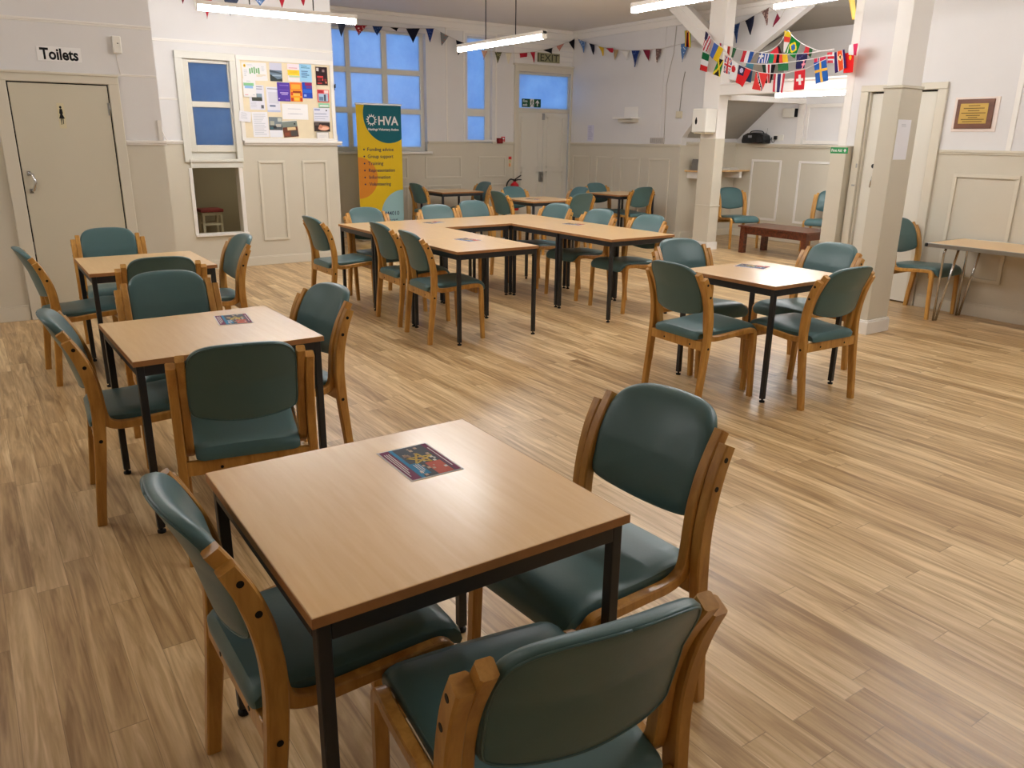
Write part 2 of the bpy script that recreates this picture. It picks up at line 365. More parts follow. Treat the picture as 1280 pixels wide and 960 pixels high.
# baseboards
def base(name, axis, p, a0, a1, m, h=.11, sgn=-1):
    b = MB(); P_(axis, p, .018, a0, a1, 0, h - .012, b, sgn); P_(axis, p, .012, a0, a1, h - .012, h, b, sgn); return struct(b.build(name, m, bevel=.003))
base('baseboard_noticeboard', 'y', YN, 1.57, 4.02, M_TRIMB); base('baseboard_toilets', 'y', YT, X0, .34, M_TRIMB, .13); base('baseboard_toilets_corner', 'y', YT, 1.26, 1.57, M_TRIMB, .13)
base('baseboard_window', 'y', YW, 4.0, 8.15, M_TRIMB); base('baseboard_far', 'x', XF, 9.05, YW, M_TRIMB); base('baseboard_right', 'x', XR, -2.6, 4.0, M_TRIMB, .12)
base('baseboard_alcove_back', 'x', XB, 5.0, 9.05, M_TRIMB); base('baseboard_alcove_left', 'y', 9.05, XF + .12, XB, M_TRIMB)

# ------------------------------------------------------------------ windows
def window(name, x0, x1, z0, z1, y, cols, rows, fm, pm, fr=.05):
    """cols / rows: clear pane intervals; the frame fills the rest"""
    o = struct(empty(name, ((x0 + x1) / 2, y, z0)))
    L = lambda v: (v[0] - (x0 + x1) / 2, v[1] - y, v[2] - z0)
    b = MB(); cx, cz = (x0 + x1) / 2, z0
    xs = [x0] + [q for c in cols for q in c] + [x1]; zs = [z0] + [q for r in rows for q in r] + [z1]
    for i in range(0, len(xs), 2): b.box(xs[i] - cx, xs[i + 1] - cx, -.03, .03, 0, z1 - z0)
    for c in cols:
        for j in range(0, len(zs), 2): b.box(c[0] - cx, c[1] - cx, -.028, .028, zs[j] - cz, zs[j + 1] - cz)
    b.build('frame', fm, o, bevel=.004)
    for c in cols:
        for r in rows: MB().box(c[0] - cx - .003, c[1] - cx + .003, -.004, .004, r[0] - cz - .003, r[1] - cz + .003).build('pane', pm, o)
    return o
window('window_1', 4.50, 6.45, 1.30, 3.08, YW + .12, [(4.56, 5.125), (5.20, 5.725), (5.815, 6.385)], [(1.37, 1.87), (1.95, 2.45), (2.53, 3.04)], M_FRAME, M_PANE)
window('window_2', 7.22, 7.71, 1.44, 3.10, YW + .10, [(7.25, 7.61)], [(1.47, 1.87), (1.99, 3.08)], M_FRAME, M_PANE)
window('window_3', 2.245, 2.752, 1.335, 2.32, YN + .05, [(2.315, 2.735)], [(1.41, 1.82), (1.88, 2.285)], M_DOORW, M_PANE2)
b = MB(); b.box(4.45, 6.52, YW - .05, YW + .09, 1.262, 1.30); struct(b.build('window_1_sill', M_TRIMW, bevel=.006))
b = MB()                                                   # window_3 casing and the bar between window and hatch
b.box(2.165, 2.245, YN - .03, YN, 1.225, 2.395); b.box(2.752, 2.82, YN - .03, YN, 1.225, 2.395); b.box(2.165, 2.82, YN - .034, YN, 2.32, 2.398)
b.box(2.245, 2.752, YN + .05, YN + .08, 1.255, 1.34); b.box(2.215, 2.81, YN - .045, YN, 1.225, 1.258); b.box(2.22, 2.81, YN - .02, YN, 1.16, 1.225)
struct(b.build('window_3_casing', M_FRAME, bevel=.005))
b = MB(); b.box(2.20, 2.81, YN - .04, YN + .10, .385, .412); b.box(2.755, 2.80, YN - .012, YN, .41, 1.16); b.box(2.195, 2.235, YN - .012, YN, .41, 1.16)
struct(b.build('window_4_sill', M_TRIMW, bevel=.004))
b = MB()                                                   # little lobby seen through the low opening
x0, x1, y0, y1 = 1.75, 3.55, YN + .14, 10.95
b.quad((x0, y1, 0), (x1, y1, 0), (x1, y1, 1.3), (x0, y1, 1.3)); b.quad((x0, y0, 0), (x0, y1, 0), (x0, y1, 1.3), (x0, y0, 1.3)); b.quad((x1, y0, 0), (x1, y1, 0), (x1, y1, 1.3), (x1, y0, 1.3)); b.quad((x0, y0, 1.3), (x1, y0, 1.3), (x1, y1, 1.3), (x0, y1, 1.3))
b.quad((x0, y0, 0.0), (x1, y0, 0.0), (x1, y0, .38), (x0, y0, .38)); hs = struct(b.build('wall_lobby', M_HATCH)); q = hs.modifiers.new('thick', 'SOLIDIFY'); q.thickness = .03; q.offset = 0

# ------------------------------------------------------------------ doors
def door_leaf(parent, x0, x1, z0, z1, y, m, panels, name='leaf'):
    b = MB(); b.box(x0, x1, y, y + .04, z0, z1); o = b.build(name, m, parent, bevel=.003)
    for p in panels:
        c = MB(); w_ = .022
        c.box(p[0], p[1], y - .008, y, p[3] - w_, p[3]); c.box(p[0], p[1], y - .008, y, p[2], p[2] + w_); c.box(p[0], p[0] + w_, y - .008, y, p[2], p[3]); c.box(p[1] - w_, p[1], y - .008, y, p[2], p[3])
        c.build('panel_moulding', m, o)
    return o
d1 = struct(empty('door_1', (0, 0, 0)))                    # double fire exit
door_leaf(d1, 8.265, 8.815, .01, 1.955, YW + .03, M_DOORW, [(8.34, 8.72, 1.02, 1.885), (8.34, 8.72, .12, .95)])
door_leaf(d1, 8.825, 9.385, .01, 1.955, YW + .03, M_DOORW, [(8.905, 9.28, 1.02, 1.885), (8.905, 9.28, .12, .95)])
MB().box(8.74, 8.83, YW + .005, YW + .028, .77, .95).build('latch_plate', M_STEELG, d1, bevel=.004)
MB().tube([(8.785, YW - .015, .80), (8.785, YW - .02, .92)], .012).box(8.77, 8.80, YW - .02, YW + .006, .79, .82).box(8.77, 8.80, YW - .02, YW + .006, .90, .93).build('latch_handle', M_STEELG, d1)
MB().box(8.795, 8.835, YW + .004, YW + .03, 1.84, 1.95).build('top_bolt', M_STEELG, d1)
b = MB(); b.box(8.255, 9.395, YW + .02, YW + .10, 1.957, 2.03); b.box(8.255, 9.395, YW + .02, YW + .10, 2.58, 2.618); b.box(8.252, 8.28, YW + .02, YW + .10, 2.03, 2.58); b.box(9.37, 9.398, YW + .02, YW + .10, 2.03, 2.58)
b.build('transom_frame', M_TRIMB, d1, bevel=.003)
MB().box(8.278, 9.372, YW + .055, YW + .063, 2.028, 2.582).build('pane', M_PANE, d1)
b = MB(); b.box(8.16, 8.25, YW - .03, YW, 0, 2.62); b.box(9.375, 9.42, YW - .03, YW, 0, 2.62); b.box(8.16, 9.42, YW - .04, YW, 2.62, 2.72); b.box(8.13, 9.42, YW - .07, YW, 2.72, 2.745)
struct(b.build('door_1_casing', M_TRIMB, bevel=.005))
d2 = struct(empty('door_2', (0, 0, 0)))                    # toilet door, closed
MB().box(.455, 1.165, YT - .022, YT, .008, 1.905).build('leaf', M_DOORB, d2, bevel=.003)
MB().tube([(.50, YT - .03, 1.065), (.515, YT - .055, 1.075), (.535, YT - .062, 1.135), (.52, YT - .055, 1.20), (.50, YT - .03, 1.21)], .011).box(.485, .512, YT - .034, YT - .02, 1.05, 1.085).box(.485, .512, YT - .034, YT - .02, 1.19, 1.225).build('pull_handle', M_CHROME, d2)
for z in (1.67, .25): MB().box(1.150, 1.166, YT - .03, YT - .02, z, z + .10).tube([(1.166, YT - .03, z), (1.166, YT - .03, z + .10)], .007).build('hinge', M_STEELG, d2)
MB().box(.448, .456, YT - .026, YT - .006, .55, .65).build('latch_plate', M_STEELG, d2)
b = MB(); b.box(.345, .445, YT - .035, YT, 0, 1.985); b.box(1.175, 1.258, YT - .035, YT, 0, 1.985); b.box(.345, 1.258, YT - .038, YT, 1.915, 1.99); b.box(.345, 1.258, YT - .05, YT, 1.975, 1.995)
struct(b.build('door_2_casing', M_TRIMB, bevel=.006))
b = MB(); b.box(.446, .455, YT - .004, YT + .0, 0, 1.91); b.box(.446, 1.174, YT - .004, YT, 1.906, 1.914); b.box(1.166, 1.174, YT - .004, YT, 0, 1.91)
struct(b.build('door_2_gap_shade', M_INK))  # black strips stand in for the shade round the leaf
d3 = struct(empty('door_3', (0, 0, 0)))                    # door behind the near pillar
MB().box(XR + .035, XR + .075, 4.11, 4.775, .012, 1.985).build('leaf', M_DOORW, d3, bevel=.003)
hx = XR + .03
MB().tube([(hx + .005, 4.645, 1.09), (hx - .03, 4.65, 1.10), (hx - .045, 4.635, 1.16), (hx - .03, 4.63, 1.215), (hx + .005, 4.635, 1.225)], .010).box(hx, hx + .008, 4.63, 4.66, 1.075, 1.105).box(hx, hx + .008, 4.62, 4.65, 1.21, 1.24).build('pull_handle', M_CHROME, d3)
MB().tube([(hx + .008, 4.66, 1.30), (hx - .004, 4.66, 1.30)], .022, 16).build('lock', M_BLACKP, d3)
b = MB(); b.box(XR - .03, XR, 4.01, 4.10, 0, 2.0); b.box(XR - .03, XR, 4.79, 4.87, 0, 2.0); b.box(XR - .034, XR, 4.01, 4.87, 2.0, 2.06); b.box(XR + .0, XR + .10, 4.775, 4.79, 0, 2.0)
struct(b.build('door_3_casing', M_TRIMB, bevel=.006))
b = MB(); b.box(XR + .085, XR + .11, 4.08, 4.80, -.0, 2.02); struct(b.build('door_3_gap_shade', M_INK))  # black sheet stands in for the shade behind the leaf
# keeps on the jamb
MB().box(XR - .034, XR - .03, 4.80, 4.815, 1.28, 1.32).box(XR - .04, XR - .03, 4.80, 4.83, 1.10, 1.115).build('keep', M_STEELG, d3)

# ------------------------------------------------------------------ pillars and beams
b = MB(); b.box(6.03, 6.32, 3.555, 3.70, 0, 1.93, 0); b.box(6.04, 6.31, 3.565, 3.69, 1.945, H, 1); b.box(6.02, 6.33, 3.545, 3.71, 1.925, 1.947, 0)
b.box(6.012, 6.338, 3.537, 3.718, 0, .105, 1); b.box(6.018, 6.332, 3.543, 3.712, .105, .12, 1)
struct(b.build('pillar_near', [M_BEIGE, M_TRIMW], bevel=.004))
b = MB(); b.box(8.85, 9.04, 7.85, 8.14, 0, 1.55, 0); b.box(8.852, 9.038, 7.852, 8.138, 1.55, H, 1); b.box(8.835, 9.055, 7.835, 8.155, 0, .11, 1); b.box(8.842, 9.048, 7.842, 8.148, .615, .635, 0)
struct(b.build('pillar_far', [M_BEIGE, M_TRIMW], bevel=.004))
b = MB(); b.box(8.85, 9.0, 5.0, 7.85, 2.12, 2.25); b.box(8.84, 9.01, 5.0, 7.85, 2.25, 2.275); struct(b.build('beam_alcove', M_TRIMW, bevel=.005))
b = MB(); b.box(9.04, XB, 7.80, 7.90, 2.065, 2.14); struct(b.build('beam_partition', M_TRIMW, bevel=.004))
br = MB(); L_ = math.hypot(.85, .66)
br.box(-.07, .07, -L_ / 2, L_ / 2, -.11, .11); br.box(-.075, -.02, -L_ / 2, L_ / 2, -.03, .03)
bo = struct(br.build('beam_brace', M_TRIMW, bevel=.006)); bo.location = (8.935, 8.45, 3.07); bo.rotation_euler = (math.atan2(.66, .85), 0, 0)
b = MB(); b.box(7.45, XR, 4.885, 5.06, 0, 1.49); struct(b.build('pillar_first_aid', M_BEIGE, bevel=.004))
b = MB(); b.box(XR, XR + .14, 4.985, 5.06, 1.49, H); b.box(XR - .004, XR + .144, 4.975, 5.064, 1.485, H); struct(b.build('trim_alcove_end', M_TRIMW, bevel=.004))
# ------------------------------------------------------------------ the stacking chair
def catmull(pts, n=6):
    pts = [Vector(p) for p in pts]; out = []
    for i in range(len(pts) - 1):
        p0, p1, p2, p3 = pts[max(i - 1, 0)], pts[i], pts[i + 1], pts[min(i + 2, len(pts) - 1)]
        for k in range(n):
            t = k / n
            out.append(.5 * ((2 * p1) + (p2 - p0) * t + (2 * p0 - 5 * p1 + 4 * p2 - p3) * t * t + (3 * p1 - p0 - 3 * p2 + p3) * t ** 3))
    out.append(pts[-1]); return out
def strip(b, path, wid, ch=.004, mi=0):
    """laminated strip: path rows are (x, y, z, thickness); chamfered rectangular section, flat in x"""
    path = catmull([Vector(p).to_4d() if len(p) == 3 else Vector(p) for p in path], 6)
    vs = []; n = 8
    for i, p in enumerate(path):
        a, c = path[max(i - 1, 0)], path[min(i + 1, len(path) - 1)]
        t = Vector((0, c[1] - a[1], c[2] - a[2])).normalized(); u = Vector((0, -t.z, t.y)); h = p[3] / 2; w_ = wid / 2
        o = Vector((p[0], p[1], p[2]))
        for sx, su in ((-w_, -h + ch), (-w_, h - ch), (-w_ + ch, h), (w_ - ch, h), (w_, h - ch), (w_, -h + ch), (w_ - ch, -h), (-w_ + ch, -h)):
            vs.append(o + Vector((sx, 0, 0)) + u * su)
    m = len(path)
    fs = [(i * n + k, i * n + (k + 1) % n, (i + 1) * n + (k + 1) % n, (i + 1) * n + k) for i in range(m - 1) for k in range(n)]
    fs += [tuple(range(n))[::-1], tuple((m - 1) * n + k for k in range(n))]
    return b.add(vs, fs, mi, True)

def back_y(z):                      # line the backrest follows
    k = [(.50, .044), (.60, .030), (.70, .006), (.80, -.040), (.87, -.082)]
    for (a, p), (c, q) in zip(k, k[1:]):
        if z <= c: return p + (q - p) * (z - a) / (c - a)
    return k[-1][1]

def make_backrest():
    cx, zc = .19, .692
    half = [(0, .852), (.07, .850), (.12, .843), (.155, .828), (.178, .800), (.188, .760), (.190, .70), (.190, .635), (.188, .594), (.178, .571), (.138, .556), (.07, .545), (0, .541)]
    P = [Vector((x, 0, z)) for x, z in half] + [Vector((-x, 0, z)) for x, z in half[-2:0:-1]]
    P = P + [P[0]]; P = catmull(P, 3)[:-1]
    out = [(p.x, p.z) for p in P]; N = len(out)
    def pt(x, z, d): return (x, back_y(z) - .026 + .028 * (x / cx) ** 2 + d, z)
    b = MB(); vs = []
    T = .026
    rings = [(1.0, 0.0), (1.0, .010), (.975, .019), (.93, .024), (.80, .029), (.5, .034), (.2, .036)]
    fr = []
    for side in (1, -1):
        for s_, d in rings:
            dd = d if side > 0 else -d * .62
            fr.append([pt(x * s_, zc + (z - zc) * s_, dd) for x, z in out])
    nr = len(rings)
    front, back = fr[:nr], fr[nr:]
    seq = back[::-1][:-1] + front     # from back centre, over the rim, to the front centre
    vs = [p for r_ in seq for p in r_]
    fs = [(i * N + k, i * N + (k + 1) % N, (i + 1) * N + (k + 1) % N, (i + 1) * N + k) for i in range(len(seq) - 1) for k in range(N)]
    cb_, cf_ = pt(0, zc, -.036 * .62), pt(0, zc, .036); vs += [cb_, cf_]; n0 = len(seq) * N
    fs += [(n0, (k + 1) % N, k) for k in range(N)] + [(n0 + 1, (len(seq) - 1) * N + k, (len(seq) - 1) * N + (k + 1) % N) for k in range(N)]
    b.add(vs, fs, 0, True)
    pip = MB(); P = [pt(x * .972, zc + (z - zc) * .972, -.0125) for x, z in out]; pip.tube(P + [P[0]], .0028, 6)
    return b, pip

def make_seat():
    prof = []                        # side profile of the top surface: (y, z)
    prof = [(.010, .402), (.008, .428), (.022, .446), (.08, .452), (.18, .452), (.30, .460), (.39, .468), (.445, .464), (.480, .448), (.497, .422), (.502, .392), (.496, .378), (.482, .384), (.465, .405), (.43, .424), (.30, .418), (.12, .405)]
    N = len(prof); xs = [-1, -.985, -.94, -.85, -.6, -.3, 0, .3, .6, .85, .94, .985, 1]
    b = MB(); vs = []; yc, zc = .26, .425
    for x in xs:
        f = 1 - .10 * max(0, (abs(x) - .8) / .2) ** 2
        for y, z in prof:
            hw = .183 + .022 * min(1, max(0, y / .45))
            g = 1 - .35 * max(0, (abs(x) - .85) / .15) ** 2
            crown = .006 * (1 - x * x) if z > .43 else 0
            yy = yc + (y - yc) * (1 - .03 * max(0, (abs(x) - .85) / .15) ** 2)
            vs.append((x * hw, yy, zc + (z - zc) * g + crown))
    M = len(xs)
    fs = [(i * N + k, i * N + (k + 1) % N, (i + 1) * N + (k + 1) % N, (i + 1) * N + k) for i in range(M - 1) for k in range(N)]
    fs += [tuple(range(N)), tuple((M - 1) * N + k for k in range(N))[::-1]]
    return b.add(vs, fs, 0, True)

def make_chair():
    t = thing('stacking_chair', 'chair', 'chair')
    make_seat().build('seat', M_VINYL, t, sharp=50)
    bk, pip = make_backrest(); bo = bk.build('backrest', M_VINYL, t); pip.build('piping', M_VINYL, bo)
    for sx in (-1, 1):
        xo = sx * .2335
        b = strip(MB(), [(xo, 0, 0, .036), (xo, .012, .12, .038), (xo, .028, .26, .042), (xo, .040, .38, .046), (xo, .046, .50, .048), (xo, .036, .60, .046), (xo, .010, .70, .044), (xo, -.024, .775, .038)], .032)
        lg = b.build('leg', M_WOOD, t, sharp=35)
        for y, z in ((-.004, .742), (.024, .668), (.041, .362)):
            MB().tube([(xo + sx * .010, y, z), (xo + sx * .0172, y, z)], .0075, 12).build('bolt', M_SCREW, lg)
        xi, xf = sx * .2015, sx * .226
        b = strip(MB(), [(xf, .402, .4285, .030), (xf * .998 + xi * .002, .36, .4275, .031), (sx * .218, .25, .418, .031), (sx * .209, .15, .4085, .032), (xi, .098, .412, .034), (xi, .070, .436, .036), (xi, .060, .49, .036), (xi, .055, .55, .036), (xi, .044, .62, .036), (xi, .012, .71, .036), (xi, -.040, .802, .034)], .031)
        b.build('side_rail', M_WOOD, t, sharp=35)
        b = strip(MB(), [(xf, .402, .4285, .030), (xf, .425, .4265, .031), (xf, .442, .412, .033), (xf, .447, .385, .034), (xf, .450, .30, .034), (xf, .456, .15, .032), (xf, .463, 0, .030)], .031)
        b.build('leg', M_WOOD, t, sharp=35)
    b = MB(); b.box(-.2175, .2175, .018, .040, .345, .400); cbar = b.build('rear_crossbar', M_WOOD, t, bevel=.003)
    for x in (-.10, .12): MB().tube([(x, .0195, .368), (x, .0165, .368)], .006, 10).build('bolt', M_SCREW, cbar)
    b = MB(); b.box(-.21, .21, .405, .428, .365, .408); b.build('front_crossbar', M_WOOD, t, bevel=.003)
    return t
CHAIR = make_chair()
chair_used = [False]
def chair(x, y, rot, label, group):
    o = CHAIR if not chair_used[0] else copy_tree(CHAIR)
    chair_used[0] = True
    o.location = (x, y, 0); o.rotation_euler = (0, 0, rot); o['label'] = label; o['group'] = group
    return o
PX, MX, PY, MY = -PI / 2, PI / 2, 0, PI       # facing +x, -x, +y, -y
d = R
G = 'teal vinyl chairs with beech frames'
for x, y, r, lab in [
    (0.314, 1.566, -1.5708, 'teal chair at the left side of the nearest table, its back towards the toilet wall'),
    (1.500, 1.470, MX + d(3.5), 'teal chair right of the nearest table, seat open to view behind the table corner'),
    (.720, .810, PY - d(8), 'nearest teal chair, seen from behind at the bottom edge of the picture'),
    (0.283, 3.550, -1.6406, 'teal chair left of the second table, back turned to the toilet door side'),
    (1.329, 3.531, 1.6842, 'teal chair at the right end of the second table, side on, near the open floor'),
    (0.730, 2.740, -0.1920, 'teal chair seen from behind, between the nearest table and the second table'),
    (0.806, 4.272, 3.0718, 'teal chair facing the camera behind the second table, back showing above the tabletop'),
    (0.916, 4.979, -0.1309, 'teal chair seen from behind at the near side of the third table, half hidden'),
    (0.865, 6.560, 3.0718, 'teal chair in front of the toilet door, facing the camera over the third table'),
    (0.321, 5.735, -1.5272, 'teal chair at the left end of the third table, side on by the door frame'),
    (1.560, 5.740, 1.5708, 'teal chair right of the third table, under the little lobby window'),
    (3.435, 3.245, -1.6144, 'teal chair left of the square table by the pillar, back to the open floor'),
    (4.162, 2.639, -0.0524, 'teal chair seen from behind nearest the pillar, at the square table on the right'),
    (4.205, 3.941, 2.9845, 'teal chair on the far left side of the square table by the pillar'),
    (4.948, 3.264, 1.5272, 'teal chair at the far right of the square table, in front of the pillar foot'),
    (2.589, 6.817, -1.5533, 'teal chair at the outer left corner of the U of tables, seen from behind'),
    (2.889, 6.059, -1.6144, 'teal chair second along the left wing of the U of tables'),
    (2.826, 5.405, -1.6581, 'teal chair nearest the camera along the left wing of the U of tables'),
    (3.311, 7.343, 3.2463, 'teal chair behind the U of tables in front of the yellow banner'),
    (4.110, 7.330, 3.1503, 'teal chair facing the camera behind the middle of the U, left of its neighbour'),
    (4.749, 7.640, 3.1765, 'teal chair facing the camera behind the inner corner of the U of tables'),
    (5.341, 6.935, 1.6930, 'teal chair at the far end of the right wing of the U of tables'),
    (5.298, 6.172, 1.6319, 'teal chair in the middle of the right wing of the U of tables'),
    (5.300, 5.461, 1.5882, 'teal chair at the near end of the right wing of the U of tables'),
    (5.855, 11.050, -1.5359, 'teal chair left of the far table under the windows, beside the banner'),
    (6.980, 10.998, 1.5446, 'teal chair right of the far table under the narrow window'),
    (5.979, 8.942, -1.6057, 'teal chair left of the table before the exit door, back to the U'),
    (6.715, 9.686, 3.1590, 'teal chair with its back to the red extinguisher, behind the table before the exit door'),
    (6.732, 8.198, 0.0698, 'teal chair seen from behind at the near side of the table before the exit door'),
    (7.525, 9.225, 1.5184, 'teal chair on the far right of the table before the exit door, mostly hidden'),
    (8.505, 9.929, 3.1241, 'teal chair facing the camera behind the small table in the far corner'),
    (8.502, 8.909, 0.0000, 'teal chair seen from behind right of the far corner table, near the panelled wall'),
    (9.615, 8.130, 2.8100, 'teal chair in the alcove left of the dark coffee table, under the corner shelf'),
    (10.455, 6.996, 1.9199, 'teal chair in the alcove half hidden behind the first aid pillar'),
    (7.275, 4.060, 3.1416, 'teal chair against the right wall, drawn up to the folding table'),
]: chair(x, y, r, lab.replace('’', "'"), G)

# ------------------------------------------------------------------ square tables
TS = .745; TZ = .72
def make_table():
    t = thing('square_table', 'table', 'table')
    h = TS / 2
    b = MB(); b.box(-h, h, -h, h, TZ - .022, TZ, 0); top = b.build('tabletop', [M_TOP], t, bevel=.002)
    e = MB(); th = .0012
    e.box(-h - th, h + th, -h - th, -h, TZ - .0215, TZ - .0008); e.box(-h - th, h + th, h, h + th, TZ - .0215, TZ - .0008)
    e.box(-h - th, -h, -h, h, TZ - .0215, TZ - .0008); e.box(h, h + th, -h, h, TZ - .0215, TZ - .0008)
    e.build('edge_lipping', M_EDGE, top)
    i = h - .010; b = MB(); L = .028; z0, z1 = TZ - .064, TZ - .0225
    b.box(-i + L, i - L, -i, -i + .025, z0, z1); b.box(-i + L, i - L, i - .025, i, z0, z1); b.box(-i, -i + .025, -i + L, i - L, z0, z1); b.box(i - .025, i, -i + L, i - L, z0, z1)
    b.build('apron_frame', M_STEEL, t, bevel=.002)
    for sx in (-1, 1):
        for sy in (-1, 1):
            b = MB(); x0, y0 = sx * i, sy * i; b.box(x0, x0 - sx * L, y0, y0 - sy * L, .022, z1); lg = b.build('leg', M_STEEL, t, bevel=.003)
            g = MB(); g.lathe([(.0155, 0), (.0165, .004), (.0165, .010), (.006, .013), (.006, .024)], (x0 - sx * L / 2, y0 - sy * L / 2, 0), 14); g.build('glide', M_RUBBER, lg)
    return t
TABLE = make_table(); first = [True]
def table(x, y, rot, label, group):
    o = TABLE if first[0] else copy_tree(TABLE)
    first[0] = False; o.location = (x, y, 0); o.rotation_euler = (0, 0, rot); o['label'] = label; o['group'] = group
    return o
g1, g2 = 'square beech tables standing apart', 'square beech tables pushed into a U'
table(.766, 1.541, d(-.5), 'square beech table with black steel legs, nearest the camera', g1)
table(.798, 3.473, d(.9), 'second square beech table from the camera on the left, a leaflet on it', g1)
table(.943, 5.666, d(-.5), 'third square beech table on the left, bare, in front of the toilet door', g1)
table(4.201, 3.223, d(.2), 'square beech table by the near pillar, shining white where it mirrors a lamp', g1)
table(3.3375, 5.383, 0, 'near end table of the left wing of the U, a leaflet on its top', g2)
table(3.3375, 6.131, 0, 'middle table in the left wing of the U, bare top', g2)
table(3.3375, 6.879, 0, 'outer left corner table of the U of beech tables, near the banner', g2)
table(4.0855, 6.879, 0, 'middle table of the back row of the U of beech tables', g2)
table(4.8335, 6.879, 0, 'outer right corner table of the U of beech tables', g2)
table(4.8455, 5.383, 0, 'near end table of the right wing of the U of beech tables', g2)
table(4.8455, 6.131, 0, 'middle table in the right wing of the U, a pale leaflet on it', g2)
table(6.450, 11.08, 0, 'small far table under the windows between two chairs', g1)
table(6.660, 9.010, 0, 'table in front of the fire exit door, four chairs round it', g1)
table(8.580, 9.440, 0, 'far corner table beside the panelled wall', g1)

# ------------------------------------------------------------------ leaflets on the tables
def star(b, cx, cy, r, wdt, z, mi, rot=0):
    P = [(cx + r * math.cos(rot + PI / 2 + i * 4 * PI / 5), cy + r * math.sin(rot + PI / 2 + i * 4 * PI / 5)) for i in range(6)]
    for (x, y), (X, Y) in zip(P, P[1:]):
        l = math.hypot(X - x, Y - y); nx, ny = -(Y - y) / l * wdt / 2, (X - x) / l * wdt / 2
        b.quad((x + nx, y + ny, z), (X + nx, Y + ny, z), (X - nx, Y - ny, z), (x - nx, y - ny, z), mi)
def leaflet(x, y, z, rot, label, soft=False):
    """A5 landscape flyer, long side along local x"""
    t = MB(); W_, H_ = .105, .074
    t.box(-W_, W_, -H_, H_, 0, .0006, 0)
    zz = .0011
    def rct(x0, x1, y0, y1, mi, dz=0): t.quad((x0, y0, zz + dz), (x1, y0, zz + dz), (x1, y1, zz + dz), (x0, y1, zz + dz), mi)
    m = .005
    rct(-W_ + m, W_ - m, -H_ + m, H_ - m, 1)
    rct(-W_ + m, W_ - m, H_ - .020, H_ - m, 2, .0003)                     # maroon band along the top
    rct(-W_ + m, W_ - m, -H_ + m, -H_ + .030, 2, .0003); rct(-W_ + m, W_ - m, -H_ + .032, -H_ + .042, 3, .0003)
    rct(.01, .085, -H_ + .042, -H_ + .066, 3, .0003)
    rct(.02, W_ - m, .006, .05, 6, .0002)
    for i in range(3): rct(-.08, .08 - i * .02, -H_ + .010 + i * .006, -H_ + .0125 + i * .006, 4, .0006)
    for i in range(3): rct(.018, .078 - i * .008, -H_ + .047 + i * .006, -H_ + .0495 + i * .006, 4, .0006)
    rct(-.07, .07, H_ - .015, H_ - .012, 4, .0006)
    rnd = random.Random(3)
    for i in range(26):
        px, py, s_ = rnd.uniform(-.09, .09), rnd.uniform(-.03, .045), rnd.uniform(.003, .007)
        rct(px - s_, px + s_, py - s_ * .7, py + s_ * .7, rnd.choice((4, 5, 5)), .0004)
    star(t, -.012, .010, .036, .006, zz + .0008, 7, .2)
    o = t.build('leaflet', [M_PAPER, flat(70, 76, 84), flat(118, 40, 84), flat(40, 130, 176), flat(225, 222, 220), flat(196, 170, 150), flat(190, 88, 70), flat(222, 190, 96)], None, (x, y, z), rot)
    return tag(o, label, 'leaflet', 'printed leaflets on the tables')
leaflet(.879, 1.692, TZ + .0005, d(-91), 'colourful printed leaflet with a gold star on the nearest table')
leaflet(.945, 3.617, TZ + .0005, d(-98), 'colourful leaflet on the second table from the camera on the left')
leaflet(3.404, 5.590, TZ + .0005, d(-80), 'leaflet on the near end table of the left wing of the U')
leaflet(3.830, 6.930, TZ + .0005, d(20), 'leaflet lying at the back row of the U of tables')
leaflet(4.965, 6.135, TZ + .0005, d(-70), 'leaflet on the right wing of the U of tables')
leaflet(4.330, 3.425, TZ + .0005, d(-70), 'leaflet on the square table by the near pillar')
leaflet(6.560, 9.020, TZ + .0005, d(-60), 'leaflet on the table in front of the fire exit door')

# ------------------------------------------------------------------ folding table, coffee table, stool
t = thing('folding_table', 'long folding table with chrome trestle legs along the right wall', 'table', (7.213, 2.91, 0))
b = MB(); b.box(-.315, .315, -.75, .71, .672, .698); b.build('tabletop', M_TOP, t, bevel=.002)
b = MB(); b.box(-.325, .325, .71, .722, .664, .700); b.box(-.325, .325, -.762, -.75, .664, .700); b.box(-.325, -.315, -.75, .71, .664, .700); b.box(.315, .325, -.75, .71, .664, .700)
b.build('metal_edge', M_STEELG, t, bevel=.003)
for yy, s in ((.60, 1), (-.06, 1), (-.66, -1)):
    if yy == -.06: continue
    for xx in (-.14, .265):
        f = MB(); f.tube([(xx - .012, yy + .03 * s, 0), (xx - .012, yy + .035 * s, .60), (xx - .012, yy + .02 * s, .66)], .0105, 12); f.tube([(xx + .012, yy + .02 * s, 0), (xx + .012, yy - .075 * s, .665)], .0105, 12)
        lg = f.build('leg', M_CHROME, t)
    p = MB(); p.box(-.22, .29, yy - .10 * s, yy - .05 * s, .655, .671); p.box(-.22, .29, yy + .005 * s, yy + .045 * s, .655, .671); p.build('leg_bracket', M_BLACKP, t, bevel=.003)
p = MB()
for sx in (-1, 1):
    for sy in (.712, -.752): p.box(sx * .300, sx * .330, sy - .013, sy + .013, .667, .697)
p.build('corner_cap', M_BLACKP, t, bevel=.003)

